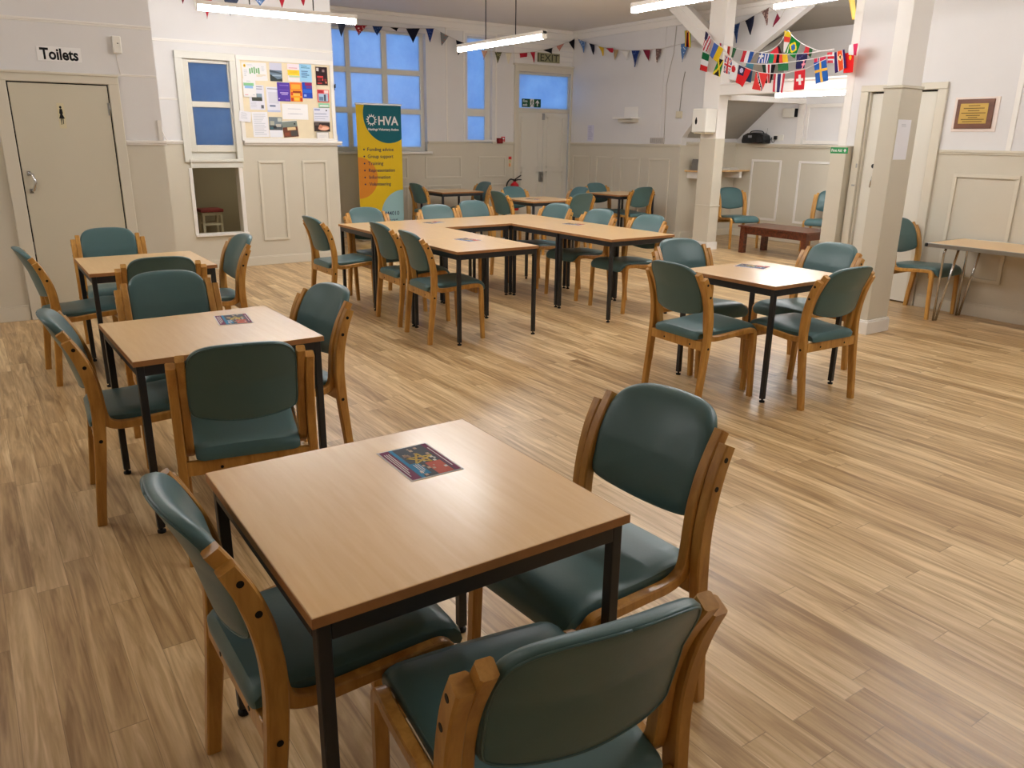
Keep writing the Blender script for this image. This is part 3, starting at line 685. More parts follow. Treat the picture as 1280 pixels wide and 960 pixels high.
t = thing('coffee_table', 'low dark oak coffee table in the alcove behind the pillar', 'coffee table', (9.35, 6.91, 0))
b = MB(); b.box(-.30, .30, -.57, .57, .362, .385); b.build('tabletop', M_DARKWOOD, t, bevel=.004)
b = MB()
b.box(-.26, .26, -.53, -.51, .27, .362); b.box(-.26, .26, .51, .53, .27, .362); b.box(-.26, -.24, -.51, .51, .27, .362); b.box(.24, .26, -.51, .51, .27, .362); b.build('apron', M_DARKWOOD, t, bevel=.003)
for sx in (-1, 1):
    for sy in (-1, 1): MB().box(sx * .275, sx * .20, sy * .545, sy * .47, 0, .362).build('leg', M_DARKWOOD, t, bevel=.004)

t = thing('stool', 'small cream stool with a red seat seen through the low lobby window', 'stool', (2.61, 10.62, 0))
b = MB(); b.box(-.14, .14, -.14, .14, .585, .625, 0, .012); b.build('seat', mat('red_seat', srgb(150, 60, 56), .5), t)
cm = mat('cream_paint', srgb(214, 204, 170), .5)
b = MB(); b.box(-.125, .125, -.125, -.105, .545, .585); b.box(-.125, .125, .105, .125, .545, .585); b.box(-.125, -.105, -.105, .105, .545, .585); b.box(.105, .125, -.105, .105, .545, .585); b.build('apron', cm, t)
for sx in (-1, 1):
    for sy in (-1, 1): MB().box(sx * .125, sx * .095, sy * .125, sy * .095, 0, .545).build('leg', cm, t, bevel=.003)
b = MB(); b.box(-.10, .10, -.12, -.10, .42, .45); b.box(-.10, .10, .10, .12, .42, .45); b.build('rung', cm, t)

# ------------------------------------------------------------------ lamps
def tube_lamp(name, p, q, label, hang=(), grp='lit fluorescent tubes'):
    p, q = Vector(p), Vector(q); dr = (q - p); L = dr.length; rz = math.atan2(dr.y, dr.x)
    t = thing(name, label, 'light', tuple((p + q) / 2), rz, grp)
    MB().box(-L / 2, L / 2, -.032, .032, .018, .055).build('housing', M_TRIMW, t, bevel=.004)
    b = MB(); b.tube([(-L / 2 + .012, 0, -.004), (L / 2 - .012, 0, -.004)], .026, 14); b.build('tube', M_LAMP, t)
    for e in (-L / 2, L / 2 - .014): MB().box(e, e + .014, -.03, .03, -.032, .052).build('end_cap', M_PLASTIC, t, bevel=.003)
    for h in hang:
        MB().tube([(h, 0, .05), (h, 0, H - p.z)], .006, 8).build('suspension_rod', M_STEEL, t)
    return t
tube_lamp('tube_light', (2.02, 7.98, 2.622), (3.55, 7.94, 2.622), 'lit tube hanging before the notice board wall, at the upper left', (-.28, .33))
tube_lamp('tube_light', (5.44, 9.12, 2.575), (5.44, 7.32, 2.575), 'lit tube on two long rods before the far windows', (.35, -.27))
tube_lamp('tube_light', (5.45, 5.97, 2.68), (5.45, 4.17, 2.68), 'lit tube cut by the top edge, left of the far pillar', (-.55, .55))
tube_lamp('tube_light', (8.32, 6.65, 3.05), (8.30, 5.15, 3.05), 'lit tube cut by the top edge, right of the far pillar', (-.55, .55))
tube_lamp('tube_light', (8.816, 6.88, 2.09), (8.816, 5.16, 2.09), 'lit tube under the alcove beam below the flags')
for p, q in (((3.1, 4.8, 2.69), (3.1, 6.25, 2.69)), ((3.3, .2, 2.75), (3.3, 1.7, 2.75)), ((5.45, .9, 2.7), (5.45, 2.7, 2.7)), ((-1.0, 4.5, 2.75), (-1.0, 5.9, 2.75))):  # the last tube is added to brighten the toilet wall and left tables
    tl = tube_lamp('tube_light', p, q, 'unseen lit tube outside the picture, inferred or added to light the hall' if p[0] < 9 else 'lit tube behind the alcove beam, hidden from the hall side', (-.5, .5) if p[0] < 9 else ())


t = thing('lobby_fill_light', 'unseen round fill lamp added to brighten the lobby behind the low window', 'light', (2.95, 10.25, 1.265))  # added lamp, out of sight, to brighten the lobby walls
MB().lathe([(.07, 0), (.08, .01), (.08, .02)], n=20).build('base', M_PLASTIC, t); MB().lathe([(.03, -.03), (.06, -.02), (.07, 0)], n=20).build('fill_disc', emis('lobby_fill_glow', (1, .93, .8, 1), 30), t)
PENNANTS={
'window':[
  ('slate',[(4.933,11.700,3.090),(5.066,11.700,3.095),(4.988,11.700,2.916)]),
  ('reddot',[(5.202,11.700,3.085),(5.402,11.700,3.097),(5.258,11.700,2.949)]),
  ('navy',[(5.485,11.700,3.097),(5.654,11.700,3.103),(5.561,11.700,2.972)]),
  ('black',[(5.786,11.700,3.104),(5.920,11.700,3.106),(5.885,11.700,3.056)]),
  ('ink',[(6.051,11.700,3.108),(6.286,11.700,3.127),(6.162,11.700,2.910)]),
  ('royal',[(6.386,11.700,3.132),(6.536,11.700,3.146),(6.461,11.700,2.945)]),
  ('greyflower',[(6.643,11.700,3.106),(6.796,11.700,3.053),(6.672,11.700,2.909)]),
  ('ink',[(6.935,11.700,3.009),(7.098,11.700,2.965),(6.970,11.700,2.783)]),
  ('peach',[(7.419,11.700,2.886),(7.529,11.700,2.881),(7.456,11.700,2.748)]),
  ('olive',[(7.674,11.700,2.878),(7.818,11.700,2.884),(7.729,11.700,2.709)]),
  ('cream',[(7.881,11.700,2.878),(8.017,11.700,2.883),(7.944,11.700,2.711)]),
  ('red',[(8.174,11.700,2.888),(8.341,11.700,2.911),(8.184,11.700,2.823),(8.324,11.700,2.844)]),
  ('red',[(8.397,11.700,2.921),(8.506,11.700,2.935),(8.477,11.700,2.762)]),
  ('black',[(8.672,11.700,2.973),(8.870,11.700,3.022),(8.853,11.700,2.925)]),
  ('salmon',[(8.957,11.700,3.054),(9.113,11.700,3.105),(9.019,11.700,2.977)]),
  ('black',[(9.220,11.700,3.136),(9.345,11.700,3.199),(9.348,11.700,3.017)]),
],
'far':[
  ('bluepat',[(9.360,11.606,3.186),(9.360,11.402,3.121),(9.360,11.447,2.960)]),
  ('ink',[(9.360,11.320,3.099),(9.360,11.164,3.061),(9.360,11.180,2.908)]),
  ('yellow',[(9.360,11.060,3.030),(9.360,10.905,2.993),(9.360,10.932,2.870)]),
  ('red',[(9.360,10.869,2.987),(9.360,10.681,2.970),(9.360,10.731,2.907),(9.360,10.676,2.903)]),
  ('tan',[(9.360,10.674,2.948),(9.360,10.545,2.932),(9.360,10.627,2.784)]),
  ('white',[(9.360,10.498,2.926),(9.360,10.291,2.904),(9.360,10.323,2.764)]),
  ('royal',[(9.360,10.220,2.900),(9.360,10.036,2.887),(9.360,10.134,2.644)]),
  ('maroon',[(9.360,9.968,2.892),(9.360,9.804,2.879),(9.360,9.811,2.713)]),
  ('brownpat',[(9.360,9.689,2.885),(9.360,9.547,2.874),(9.360,9.630,2.682)]),
  ('bluepat',[(9.360,9.145,2.908),(9.360,8.980,2.918),(9.360,9.091,2.658)]),
],
'right':[
  ('navy',[(9.300,8.121,3.067),(9.300,7.986,3.088),(9.300,8.025,2.827)]),
  ('ink',[(9.300,7.910,3.103),(9.300,7.746,3.152),(9.300,7.789,2.914)]),
  ('brownpat',[(9.300,7.636,3.190),(9.300,7.513,3.224),(9.300,7.528,3.009)]),
  ('maroon',[(9.300,7.382,3.146),(9.300,7.320,3.076),(9.300,7.427,2.978)]),
],
'left':[
  ('maroon',[(2.265,9.500,2.936),(2.321,9.500,2.942),(2.279,9.500,2.846)]),
  ('red',[(2.483,9.500,2.934),(2.593,9.500,2.939),(2.515,9.500,2.718)]),
  ('slate',[(2.700,9.500,2.960),(2.888,9.500,2.968),(2.764,9.500,2.772)]),
  ('bluepat',[(3.031,9.500,2.982),(3.188,9.500,2.992),(3.101,9.500,2.898)]),
  ('red',[(3.300,9.500,3.069),(3.422,9.500,3.071),(3.350,9.500,2.896)]),
  ('red',[(3.538,9.500,3.083),(3.649,9.500,3.084),(3.606,9.500,2.949)]),
],
}
FLAGS=[
('zim',[(9.214,8.942,3.065),(9.129,8.741,3.054),(9.112,8.702,2.809),(9.200,8.909,2.847)]),
('usa',[(8.833,8.178,2.969),(8.754,7.994,2.848),(8.781,8.057,2.672),(8.857,8.233,2.732)]),
('ita',[(8.760,8.135,2.690),(8.671,7.926,2.631),(8.692,7.974,2.417),(8.785,8.193,2.464)]),
('ukr',[(8.625,7.817,2.778),(8.505,7.538,2.666),(8.572,7.693,2.516),(8.670,7.924,2.622)]),
('jam',[(8.554,7.651,2.559),(8.494,7.512,2.527),(8.518,7.567,2.327),(8.610,7.784,2.375)]),
('frw',[(8.770,7.852,2.778),(8.733,7.766,2.763),(8.742,7.785,2.691),(8.763,7.836,2.696)]),
('gbr',[(8.481,7.482,2.579),(8.401,7.295,2.516),(8.394,7.278,2.328),(8.491,7.504,2.381)]),
('itb',[(8.670,7.619,2.714),(8.566,7.376,2.670),(8.593,7.438,2.556),(8.667,7.611,2.590)]),
('jpn',[(8.409,7.312,2.509),(8.331,7.131,2.449),(8.338,7.148,2.248),(8.424,7.348,2.288)]),
('twn',[(8.317,7.099,2.437),(8.185,6.789,2.357),(8.252,6.947,2.164),(8.332,7.133,2.229)]),
('fra',[(8.493,7.203,2.616),(8.377,6.933,2.577),(8.408,7.006,2.446),(8.514,7.253,2.485)]),
('teal',[(8.347,7.014,2.451),(8.269,6.832,2.427),(8.281,6.860,2.211),(8.337,6.991,2.240)]),
('tto',[(8.138,6.679,2.321),(8.022,6.407,2.283),(8.061,6.499,2.091),(8.159,6.727,2.131)]),
('grc',[(8.320,6.798,2.546),(8.217,6.560,2.518),(8.229,6.587,2.409),(8.332,6.829,2.439)]),
('uae',[(8.190,6.647,2.406),(8.060,6.343,2.376),(8.083,6.398,2.176),(8.132,6.513,2.183)]),
('por',[(8.301,6.628,2.541),(8.224,6.448,2.605),(8.189,6.365,2.502),(8.307,6.642,2.529)]),
('sen',[(8.232,6.593,2.521),(8.060,6.193,2.478),(8.052,6.173,2.381),(8.230,6.589,2.418)]),
('tha',[(7.966,6.278,2.270),(7.867,6.046,2.253),(7.871,6.054,2.045),(7.959,6.260,2.072)]),
('grn',[(8.040,6.297,2.380),(7.947,6.080,2.366),(7.945,6.076,2.290),(8.033,6.282,2.303)]),
('mlt',[(8.190,6.369,2.749),(8.129,6.226,2.715),(8.136,6.242,2.499),(8.176,6.336,2.512)]),
('bra',[(8.120,6.204,2.676),(8.039,6.015,2.581),(8.072,6.093,2.425),(8.163,6.305,2.509)]),
('che',[(7.791,5.867,2.270),(7.708,5.673,2.273),(7.693,5.638,2.064),(7.776,5.833,2.064)]),
('nzl',[(7.883,5.930,2.375),(7.803,5.742,2.370),(7.807,5.753,2.287),(7.876,5.914,2.293)]),
('nav',[(7.984,6.013,2.464),(7.892,5.799,2.447),(7.898,5.812,2.377),(7.982,6.010,2.390)]),
('bul',[(7.996,5.915,2.535),(7.936,5.775,2.494),(7.943,5.791,2.404),(8.003,5.930,2.471)]),
('nor',[(7.742,5.601,2.375),(7.658,5.403,2.375),(7.646,5.375,2.300),(7.742,5.601,2.297)]),
('swe',[(7.647,5.532,2.320),(7.558,5.323,2.330),(7.527,5.250,2.129),(7.614,5.453,2.105)]),
('can',[(7.650,5.385,2.409),(7.602,5.274,2.405),(7.595,5.256,2.297),(7.641,5.364,2.306)]),
('arm',[(7.507,5.203,2.387),(7.440,5.047,2.401),(7.409,4.975,2.227),(7.483,5.146,2.188)]),
('chn',[(7.467,5.059,2.367),(7.404,4.912,2.366),(7.393,4.887,2.178),(7.455,5.031,2.180)]),
('pol',[(7.383,4.965,2.429),(7.327,4.833,2.431),(7.324,4.826,2.321),(7.375,4.945,2.339)]),
]
STRINGS={
's1':[(8.936,8.545,3.046),(8.743,8.094,2.950),(8.619,7.803,2.771),(8.505,7.538,2.666),(8.383,7.251,2.490),(8.169,6.751,2.340),(8.022,6.407,2.283),(7.887,6.092,2.260),(7.776,5.832,2.264),(7.694,5.641,2.275),(7.557,5.319,2.339),(7.440,5.047,2.401),(7.357,4.852,2.432)],
's2':[(8.725,7.899,2.782),(8.618,7.650,2.673),(8.504,7.383,2.520),(8.355,7.033,2.456),(8.187,6.641,2.405),(8.047,6.314,2.383),(7.918,6.011,2.376),(7.797,5.729,2.372),(7.653,5.391,2.378),(7.532,5.109,2.409),(7.448,4.914,2.450)],
's3':[(8.832,7.997,2.807),(8.767,7.844,2.781),(8.552,7.342,2.654),(8.359,6.890,2.572),(8.225,6.577,2.521),(8.060,6.193,2.478),(7.898,5.813,2.449),(7.795,5.571,2.444),(7.698,5.345,2.445),(7.540,4.975,2.468)],
's4':[(8.396,6.851,2.564),(8.303,6.633,2.567),(8.220,6.437,2.628),(8.164,6.307,2.741),(8.120,6.204,2.676),(8.039,6.015,2.581),(7.934,5.769,2.493),(7.862,5.601,2.453),(7.774,5.397,2.447)],
}
# ------------------------------------------------------------------ notice board and its papers
def on_noticeboard(x, z, d=0): return (x, YN - .030 - d, z)
nb = thing('notice_board', 'large white framed notice board crowded with posters', 'notice board', (0, YN, 0))
MB().box(2.86, 3.945, -.024, -.0, 1.485, 2.345).build('cork_panel', mat('cream_board', srgb(234, 220, 190), .8, .2, noise=.03, nscale=12), nb)
b = MB(); b.box(2.822, 2.868, -.036, 0, 1.462, 2.385); b.box(3.938, 3.984, -.036, 0, 1.462, 2.385); b.box(2.822, 3.984, -.038, 0, 2.338, 2.388); b.box(2.822, 3.984, -.038, 0, 1.462, 1.494)
b.build('frame', M_TRIMW, nb, bevel=.004)
GP = 'papers pinned to the notice board'
layer = [0]
def poster(name, label, x0, x1, z0, z1, base, shapes=(), rot=0, cat='poster', d=0, plane='y', p=None, grp=GP, words=()):
    """paper on a wall; shapes are (x0,x1,z0,z1,(r,g,b)) in 0..1 of the sheet, drawn in order; pins and print included"""
    if p is None: layer[0] += 1; p = YN - .0245 - (layer[0] % 7) * .0011 - d
    W_, Hh = x1 - x0, z1 - z0; cx, cz = (x0 + x1) / 2, (z0 + z1) / 2
    cols = [base]; b = MB(); b.box(-W_ / 2, W_ / 2, 0, .0006, -Hh / 2, Hh / 2, 0)
    for k, s in enumerate(shapes):
        if s[4] not in cols: cols.append(s[4])
        mi = cols.index(s[4]); yy = -.0003 - .00006 * k
        if len(s) > 5 and s[5] == 'o':
            n = 20; ccx, ccz, rx, rz = (s[0] + s[1]) / 2, (s[2] + s[3]) / 2, (s[1] - s[0]) / 2, (s[3] - s[2]) / 2
            b.add([((ccx + rx * math.cos(2 * PI * q / n) - .5) * W_, yy, (ccz + rz * math.sin(2 * PI * q / n) - .5) * Hh) for q in range(n)], [tuple(range(n))], mi)
        elif len(s) > 5:
            b.add([((u - .5) * W_, yy, (v - .5) * Hh) for u, v in s[5]], [tuple(range(len(s[5])))], mi)
        else:
            b.quad(((s[0] - .5) * W_, yy, (s[2] - .5) * Hh), ((s[1] - .5) * W_, yy, (s[2] - .5) * Hh), ((s[1] - .5) * W_, yy, (s[3] - .5) * Hh), ((s[0] - .5) * W_, yy, (s[3] - .5) * Hh), mi)
    o = b.build(name, [flat(*c) for c in cols])
    if plane == 'y': o.matrix_world = Matrix.Translation((cx, p, cz)) @ Matrix.Rotation(rot, 4, 'Y')
    else: o.matrix_world = Matrix.Translation((p, cx, cz)) @ Matrix.Rotation(-PI / 2, 4, 'Z') @ Matrix.Rotation(rot, 4, 'Y')
    return tag(o, label, cat, grp)
WH, GR, LG, DK = (236, 235, 236), (150, 152, 165), (205, 207, 215), (40, 42, 48)
def lines(x0, x1, z0, z1, n, c=GR, seed=0, th=.4):
    r = random.Random(seed); h = (z1 - z0) / n
    return [(x0, x0 + (x1 - x0) * r.uniform(.6, 1), z1 - h * (i + th), z1 - h * i, c) for i in range(n)]
poster('poster', 'white doodle poster with green lettering and a yellow sun', 2.890, 3.172, 2.125, 2.318, WH, [(.06, .16, .74, .92, (238, 196, 40), 'o'), (.09, .13, .80, .86, DK, 'o')] + [(.28 + .09 * i, .34 + .09 * i, .38 + (i % 2) * .05, .68 + (i % 3) * .04, (120, 176, 120)) for i in range(5)] + lines(.2, .5, .78, .9, 2, LG, 3) + lines(.55, .95, .2, .34, 3, (226, 206, 160), 2) + lines(.06, .2, .2, .6, 4, LG, 2) + lines(.78, .95, .5, .8, 4, LG, 4), R(-2))
poster('poster', 'poster of a misty blue lake landscape', 3.205, 3.350, 2.128, 2.330, (205, 207, 226), [(0, 1, 0, .60, (112, 132, 150)), (0, 0, 0, 0, (70, 84, 96), [(0, .62), (.45, .56), (1, .46), (1, .40), (.4, .46), (0, .48)]), (0, 0, 0, 0, (52, 62, 62), [(0, .0), (1, .0), (1, .18), (.6, .12), (.25, .28), (0, .38)]), (.2, .9, .28, .36, (160, 182, 200))])
poster('poster', 'white poster with a broad yellow brush stroke', 3.418, 3.568, 2.135, 2.330, (240, 224, 232), [(.0, .95, .35, .66, (246, 214, 60)), (.1, .95, .24, .34, (190, 214, 170)), (.0, 1, .0, .18, WH), (.1, .8, .74, .80, (226, 180, 190))] + lines(.1, .9, .42, .60, 3, (226, 182, 50), 5))
poster('poster', 'light blue poster with dark blue lettering', 3.562, 3.710, 2.140, 2.335, (158, 208, 240), lines(.14, .9, .72, .9, 2, (60, 130, 160), 1) + lines(.14, .9, .2, .62, 4, (88, 130, 176), 7, .55))
poster('poster', 'black and red event poster at the upper right of the board', 3.762, 3.908, 2.112, 2.316, (42, 22, 26), [(.06, .26, .76, .94, (210, 205, 205)), (.55, .75, .72, .86, (150, 120, 120)), (.1, .62, .40, .50, (200, 60, 60)), (.1, .5, .06, .13, (190, 60, 62)), (.5, .62, .24, .36, (190, 70, 62)), (.7, .9, .2, .34, (120, 40, 42)), (.12, .4, .2, .36, (110, 34, 38)), (.78, .92, .1, .2, (196, 120, 92))])
poster('poster', 'white leaflet with a green and blue band at the left of the board', 2.880, 3.025, 1.944, 2.140, WH, [(.05, .85, .62, .78, (140, 200, 150)), (.12, .78, .48, .63, (150, 190, 232)), (.1, .35, .1, .14, (230, 160, 160)), (.7, .9, .1, .15, LG), (.3, .6, .86, .9, LG)], 0, d=.008)
poster('poster', 'white letter with a dark landscape photo half covered', 2.945, 3.120, 1.808, 2.078, (226, 226, 238), [(.16, .85, .36, .66, (92, 100, 96)), (.16, .85, .36, .48, (66, 68, 60)), (.5, .85, .52, .66, (140, 160, 176)), (.74, .92, .06, .2, (96, 96, 104))] + lines(.5, .9, .78, .95, 2, GR, 2) + lines(.08, .6, .08, .3, 4, LG, 4))
poster('poster', 'white notice sheet left of the purple poster', 3.146, 3.300, 1.788, 2.065, (228, 228, 240), lines(.1, .9, .86, .94, 1, GR, 2) + [(.14, .92, .34, .80, (214, 214, 226))] + lines(.2, .85, .18, .28, 1, (110, 120, 150), 8, .7) + [(0, 1, .0, .07, (190, 200, 230))])
poster('poster', 'purple poster with pale lettering', 3.278, 3.430, 1.912, 2.120, (84, 58, 160), [(.2, .9, .82, .88, (130, 104, 196)), (.2, .85, .42, .48, (190, 170, 226)), (.3, .8, .34, .38, (190, 170, 226)), (.06, .16, .1, .16, (214, 200, 235)), (.6, .9, .04, .12, (120, 84, 180)), (.1, .9, .58, .61, (120, 94, 190))], d=.004)
poster('poster', 'bright orange poster with red corners', 3.432, 3.580, 1.913, 2.126, (250, 160, 40), [(0, 1, .62, 1, (240, 120, 50)), (.1, .85, .66, .90, (252, 170, 60)), (.2, .9, .45, .56, (150, 60, 30)), (.2, .9, .30, .42, (252, 190, 90)), (.06, .22, .32, .5, (214, 70, 40)), (.8, .96, .3, .5, (214, 70, 40)), (.04, .24, .02, .2, (196, 60, 40)), (.78, .98, .02, .2, (196, 60, 40)), (.3, .7, .06, .2, (253, 196, 70))], d=.005)
poster('poster', 'deep blue poster with a red corner', 3.580, 3.705, 1.955, 2.134, (34, 72, 184), [(.3, 1, .78, .98, (150, 40, 92)), (.4, .95, .62, .74, (120, 60, 130)), (.15, .4, .1, .24, (150, 180, 236)), (.1, .95, .34, .56, (46, 104, 210))], d=.003)
poster('poster', 'red bordered poster with a picture of a building', 3.766, 3.914, 1.914, 2.060, (224, 96, 100), [(.1, .9, .1, .68, (170, 196, 222)), (.14, .5, .14, .44, (110, 130, 160)), (.55, .72, .12, .62, (72, 80, 96)), (.6, .95, .72, .95, (240, 214, 214)), (.06, .5, .74, .95, (176, 44, 52)), (.06, .94, .06, .1, (140, 120, 90))])
poster('leaflet', 'narrow green and white leaflet under the red bordered poster', 3.775, 3.912, 1.852, 1.905, (150, 210, 170), [(.1, .9, .3, .6, WH), (0, 1, 0, .12, (110, 120, 116))], cat='leaflet')
poster('poster', 'white landscape sheet with two lines of print in the middle', 3.320, 3.637, 1.710, 1.885, (242, 241, 242), [(.22, .72, .66, .70, LG), (.2, .78, .34, .38, LG), (.3, .6, .36, .375, GR)], d=.003)
poster('note', 'small tilted note hanging on the left edge of the board frame', 2.806, 2.940, 1.672, 1.788, (232, 232, 238), lines(.15, .8, .2, .85, 5, LG, 3), R(7), 'note', d=.014)
poster('poster', 'tall white list of print at the lower left of the board', 2.956, 3.142, 1.505, 1.784, (236, 236, 242), lines(.1, .92, .05, .92, 12, LG, 6), R(-1))
poster('poster', 'sheet headed by a photo of people at tables', 3.150, 3.310, 1.502, 1.732, (236, 238, 246), [(0, 1, .36, 1, (120, 132, 140)), (0, 1, .36, .6, (84, 92, 96)), (.1, .4, .6, .8, (176, 176, 160)), (.5, .9, .52, .66, (190, 184, 172)), (.3, .55, .44, .56, (50, 54, 58)), (.66, .95, .78, .96, (196, 200, 190)), (.08, .3, .42, .5, (70, 110, 120))])
poster('photograph', 'tilted photo of a brown floored room with a table', 3.312, 3.495, 1.508, 1.694, (232, 232, 230), [(.0, 1, .0, .62, (112, 66, 50)), (0, 1, .62, .96, (130, 140, 132)), (.3, .86, .42, .60, (222, 196, 150)), (.5, .95, .06, .38, (80, 76, 72)), (.1, .4, .1, .3, (142, 78, 56)), (.78, .88, .74, .84, DK)], R(-5), 'photo')
poster('poster', 'white notice with blue print above the photo of hands', 3.705, 3.910, 1.696, 1.850, (226, 228, 242), [(.06, .4, .8, .92, (150, 160, 200)), (.76, .84, .76, .86, DK), (.06, .8, .52, .58, (150, 160, 190)), (.06, .9, .34, .38, (180, 186, 206)), (.06, .7, .18, .22, (180, 186, 206))])
poster('photograph', 'dark photo of joined hands at the lower right of the board', 3.702, 3.905, 1.577, 1.692, (58, 46, 44), [(.25, .95, .08, .62, (214, 150, 122), 'o'), (.35, .9, .16, .46, (236, 186, 160), 'o'), (.3, .52, .3, .7, (200, 134, 108), 'o'), (0, 1, .9, 1, (150, 140, 138)), (.06, .3, .6, .85, (96, 84, 80))], 0, 'photo')
poster('card', 'small pale card in a thin grey frame at the bottom right of the board', 3.724, 3.883, 1.478, 1.570, (176, 172, 172), [(.04, .96, .07, .93, (234, 230, 226)), (.2, .8, .5, .54, LG), (.2, .6, .36, .4, LG)], 0, 'card', d=.012)
hk = MB(); hk.tube([(3.99, YN - .02, 2.09), (3.99, YN - .05, 2.09), (3.99, YN - .055, 2.13)], .008, 8); hk.box(3.984, 3.999, YN - .02, YN, 2.06, 2.12)
tag(hk.build('coat_hook', M_BLACKP), 'small black hook at the right edge of the notice board wall', 'hook')
cb = MB(); cb.box(3.975, 4.0, YN - .03, YN, DADO + .016, DADO + .09)
tag(cb.build('socket_box', M_PLASTIC, bevel=.003), 'small white box on the ledge end right of the notice board', 'socket')

# ------------------------------------------------------------------ toilet wall
t = thing('toilets_sign', 'white sign above the left door reading Toilets in bold black', 'sign', (.85, YT, 2.132))
MB().box(-.158, .158, -.006, 0, -.054, .054).build('board', M_PAPER, t, bevel=.001)
text('Toilets', 'lettering', M_INK, .118, wall_M((-.135, -.0068, -.040), '-y'), t, bold=.0036, width=.272)
t = thing('door_plate', 'little sign of a woman in a dress on the toilet door', 'sign', (.798, YT - .0225, 1.66))
MB().box(-.024, .026, -.002, 0, -.098, .098).build('plate', flat(214, 204, 168), t)
f = MB(); y_ = -.0026
f.add([(.0 + .0085 * math.cos(2 * PI * k / 14), y_, .066 + .011 * math.sin(2 * PI * k / 14)) for k in range(14)], [tuple(range(14))])
f.add([(-.008, y_, .054), (.010, y_, .054), (.013, y_, .02), (.008, y_, .012), (.022, y_, -.022), (-.020, y_, -.022), (-.008, y_, .012), (-.014, y_, .02)], [(0, 1, 2, 3, 4, 5, 6, 7)])
f.add([(-.010, y_, -.022), (-.002, y_, -.022), (-.004, y_, -.070), (-.009, y_, -.070)], [(0, 1, 2, 3)]); f.add([(.003, y_, -.022), (.011, y_, -.022), (.009, y_, -.066), (.004, y_, -.066)], [(0, 1, 2, 3)])
f.build('figure', M_INK, t)
t = thing('wall_sensor', 'white plastic sensor box with cord high beside the toilets sign', 'sensor', (1.282, YT, 2.232))
MB().box(-.034, .034, -.045, 0, -.068, .066).build('body', M_PLASTIC, t, bevel=.008)
MB().box(.0, .012, -.0475, -.044, .006, .012).build('slot', M_INK, t)
MB().tube([(-.01, -.006, -.066), (-.008, -.004, -.12), (.006, -.004, -.235)], .0022, 6).build('cord', M_TRIMW, t)
t = thing('framed_notice', 'framed notice cut by the left edge beside the toilet door', 'picture', (.222, YT, 1.54))
b = MB(); b.box(-.11, .11, -.018, 0, -.075, -.062); b.box(-.11, .11, -.018, 0, .062, .075); b.box(-.11, -.097, -.018, 0, -.062, .062); b.box(.097, .11, -.018, 0, -.062, .062); b.build('frame', flat(96, 60, 44), t, bevel=.002)
MB().box(-.097, .097, -.010, 0, -.062, .062).build('sheet', flat(214, 200, 186), t)
cable = MB(); cable.tube([(1.555, YT - .01, 1.62), (1.562, YT - .012, 1.55), (1.585, YT - .004, 1.49), (1.60, YT - .004, 1.475)], .004, 6); cable.box(1.53, 1.56, YT - .02, YT, 1.475, 1.64)
tag(cable.build('trunking', M_TRIMW), 'short white cable trunking on the corner above the dado rail', 'cable')

# ------------------------------------------------------------------ window wall and fire exit
t = thing('exit_sign', 'pale olive EXIT sign with dark letters over the double door', 'sign', (8.868, YW - .014, 2.866))
MB().box(-.24, .24, -.022, 0, -.076, .076).build('board', flat(150, 146, 112), t, bevel=.004)
text('EXIT', 'lettering', flat(52, 52, 38), .165, wall_M((-.20, -.0226, -.058), '-y'), t, bold=.0005, width=.40)
MB().box(-.238, -.222, -.024, -.022, -.07, .07).build('edge_strip', flat(66, 64, 46), t)
t = thing('fire_exit_sign', 'dark green fire exit sign with a running figure on the glass over the door', 'sign', (8.568, YW + .054, 2.115))
MB().box(-.204, .204, -.006, 0, -.068, .070).build('board', M_GREEN, t)
MB().box(-.028, .052, -.0068, -.006, -.068, .070).build('doorway', M_PAPER, t)
text('Fire', 'lettering', M_PAPER, .062, wall_M((-.185, -.0068, .012), '-y'), t, bold=.001); text('exit', 'lettering', M_PAPER, .062, wall_M((-.185, -.0068, -.048), '-y'), t, bold=.001)
a = MB(); y_ = -.0074
a.add([(.128, y_, .056), (.166, y_, .012), (.166, y_, -.006), (.138, y_, .022), (.138, y_, -.048), (.118, y_, -.048), (.118, y_, .022), (.090, y_, -.006), (.090, y_, .012)], [tuple(range(9))]); a.build('arrow', M_PAPER, t)
a = MB()
a.add([(.012 + .010 * math.cos(2 * PI * k / 10), y_, .048 + .011 * math.sin(2 * PI * k / 10)) for k in range(10)], [tuple(range(10))])
a.add([(.0, y_, .034), (.022, y_, .036), (.018, y_, -.004), (.0, y_, -.004)], [(0, 1, 2, 3)]); a.add([(.0, y_, -.004), (.012, y_, -.004), (-.012, y_, -.05), (-.022, y_, -.046)], [(0, 1, 2, 3)]); a.add([(.008, y_, -.004), (.020, y_, -.004), (.040, y_, -.026), (.034, y_, -.058), (.026, y_, -.056), (.028, y_, -.028)], [(0, 1, 2, 3, 4, 5)]); a.add([(.022, y_, .032), (.045, y_, .012), (.040, y_, .006), (.018, y_, .022)], [(0, 1, 2, 3)]); a.add([(.002, y_, .032), (-.020, y_, .016), (-.016, y_, .008), (.004, y_, .020)], [(0, 1, 2, 3)])
a.build('figure', M_GREEN, t)
t = thing('fire_alarm_call_point', 'dark red fire alarm call point on the dado beside the exit door', 'alarm', (7.85, YW, 1.478))
MB().box(-.055, .055, -.05, 0, -.045, .045).build('box', flat(120, 22, 28), t, bevel=.005); MB().box(-.03, .03, -.053, -.05, -.025, .025).build('window', flat(150, 40, 42), t)
poster('fire_notice', 'small red fire notice above the alarm call point', 7.89, 7.97, 1.455, 1.547, (206, 52, 54), [(.2, .8, .5, .8, WH), (.2, .8, .15, .3, (236, 180, 176))], 0, 'sign', p=YW - .014, grp='red safety signs by the exit door')
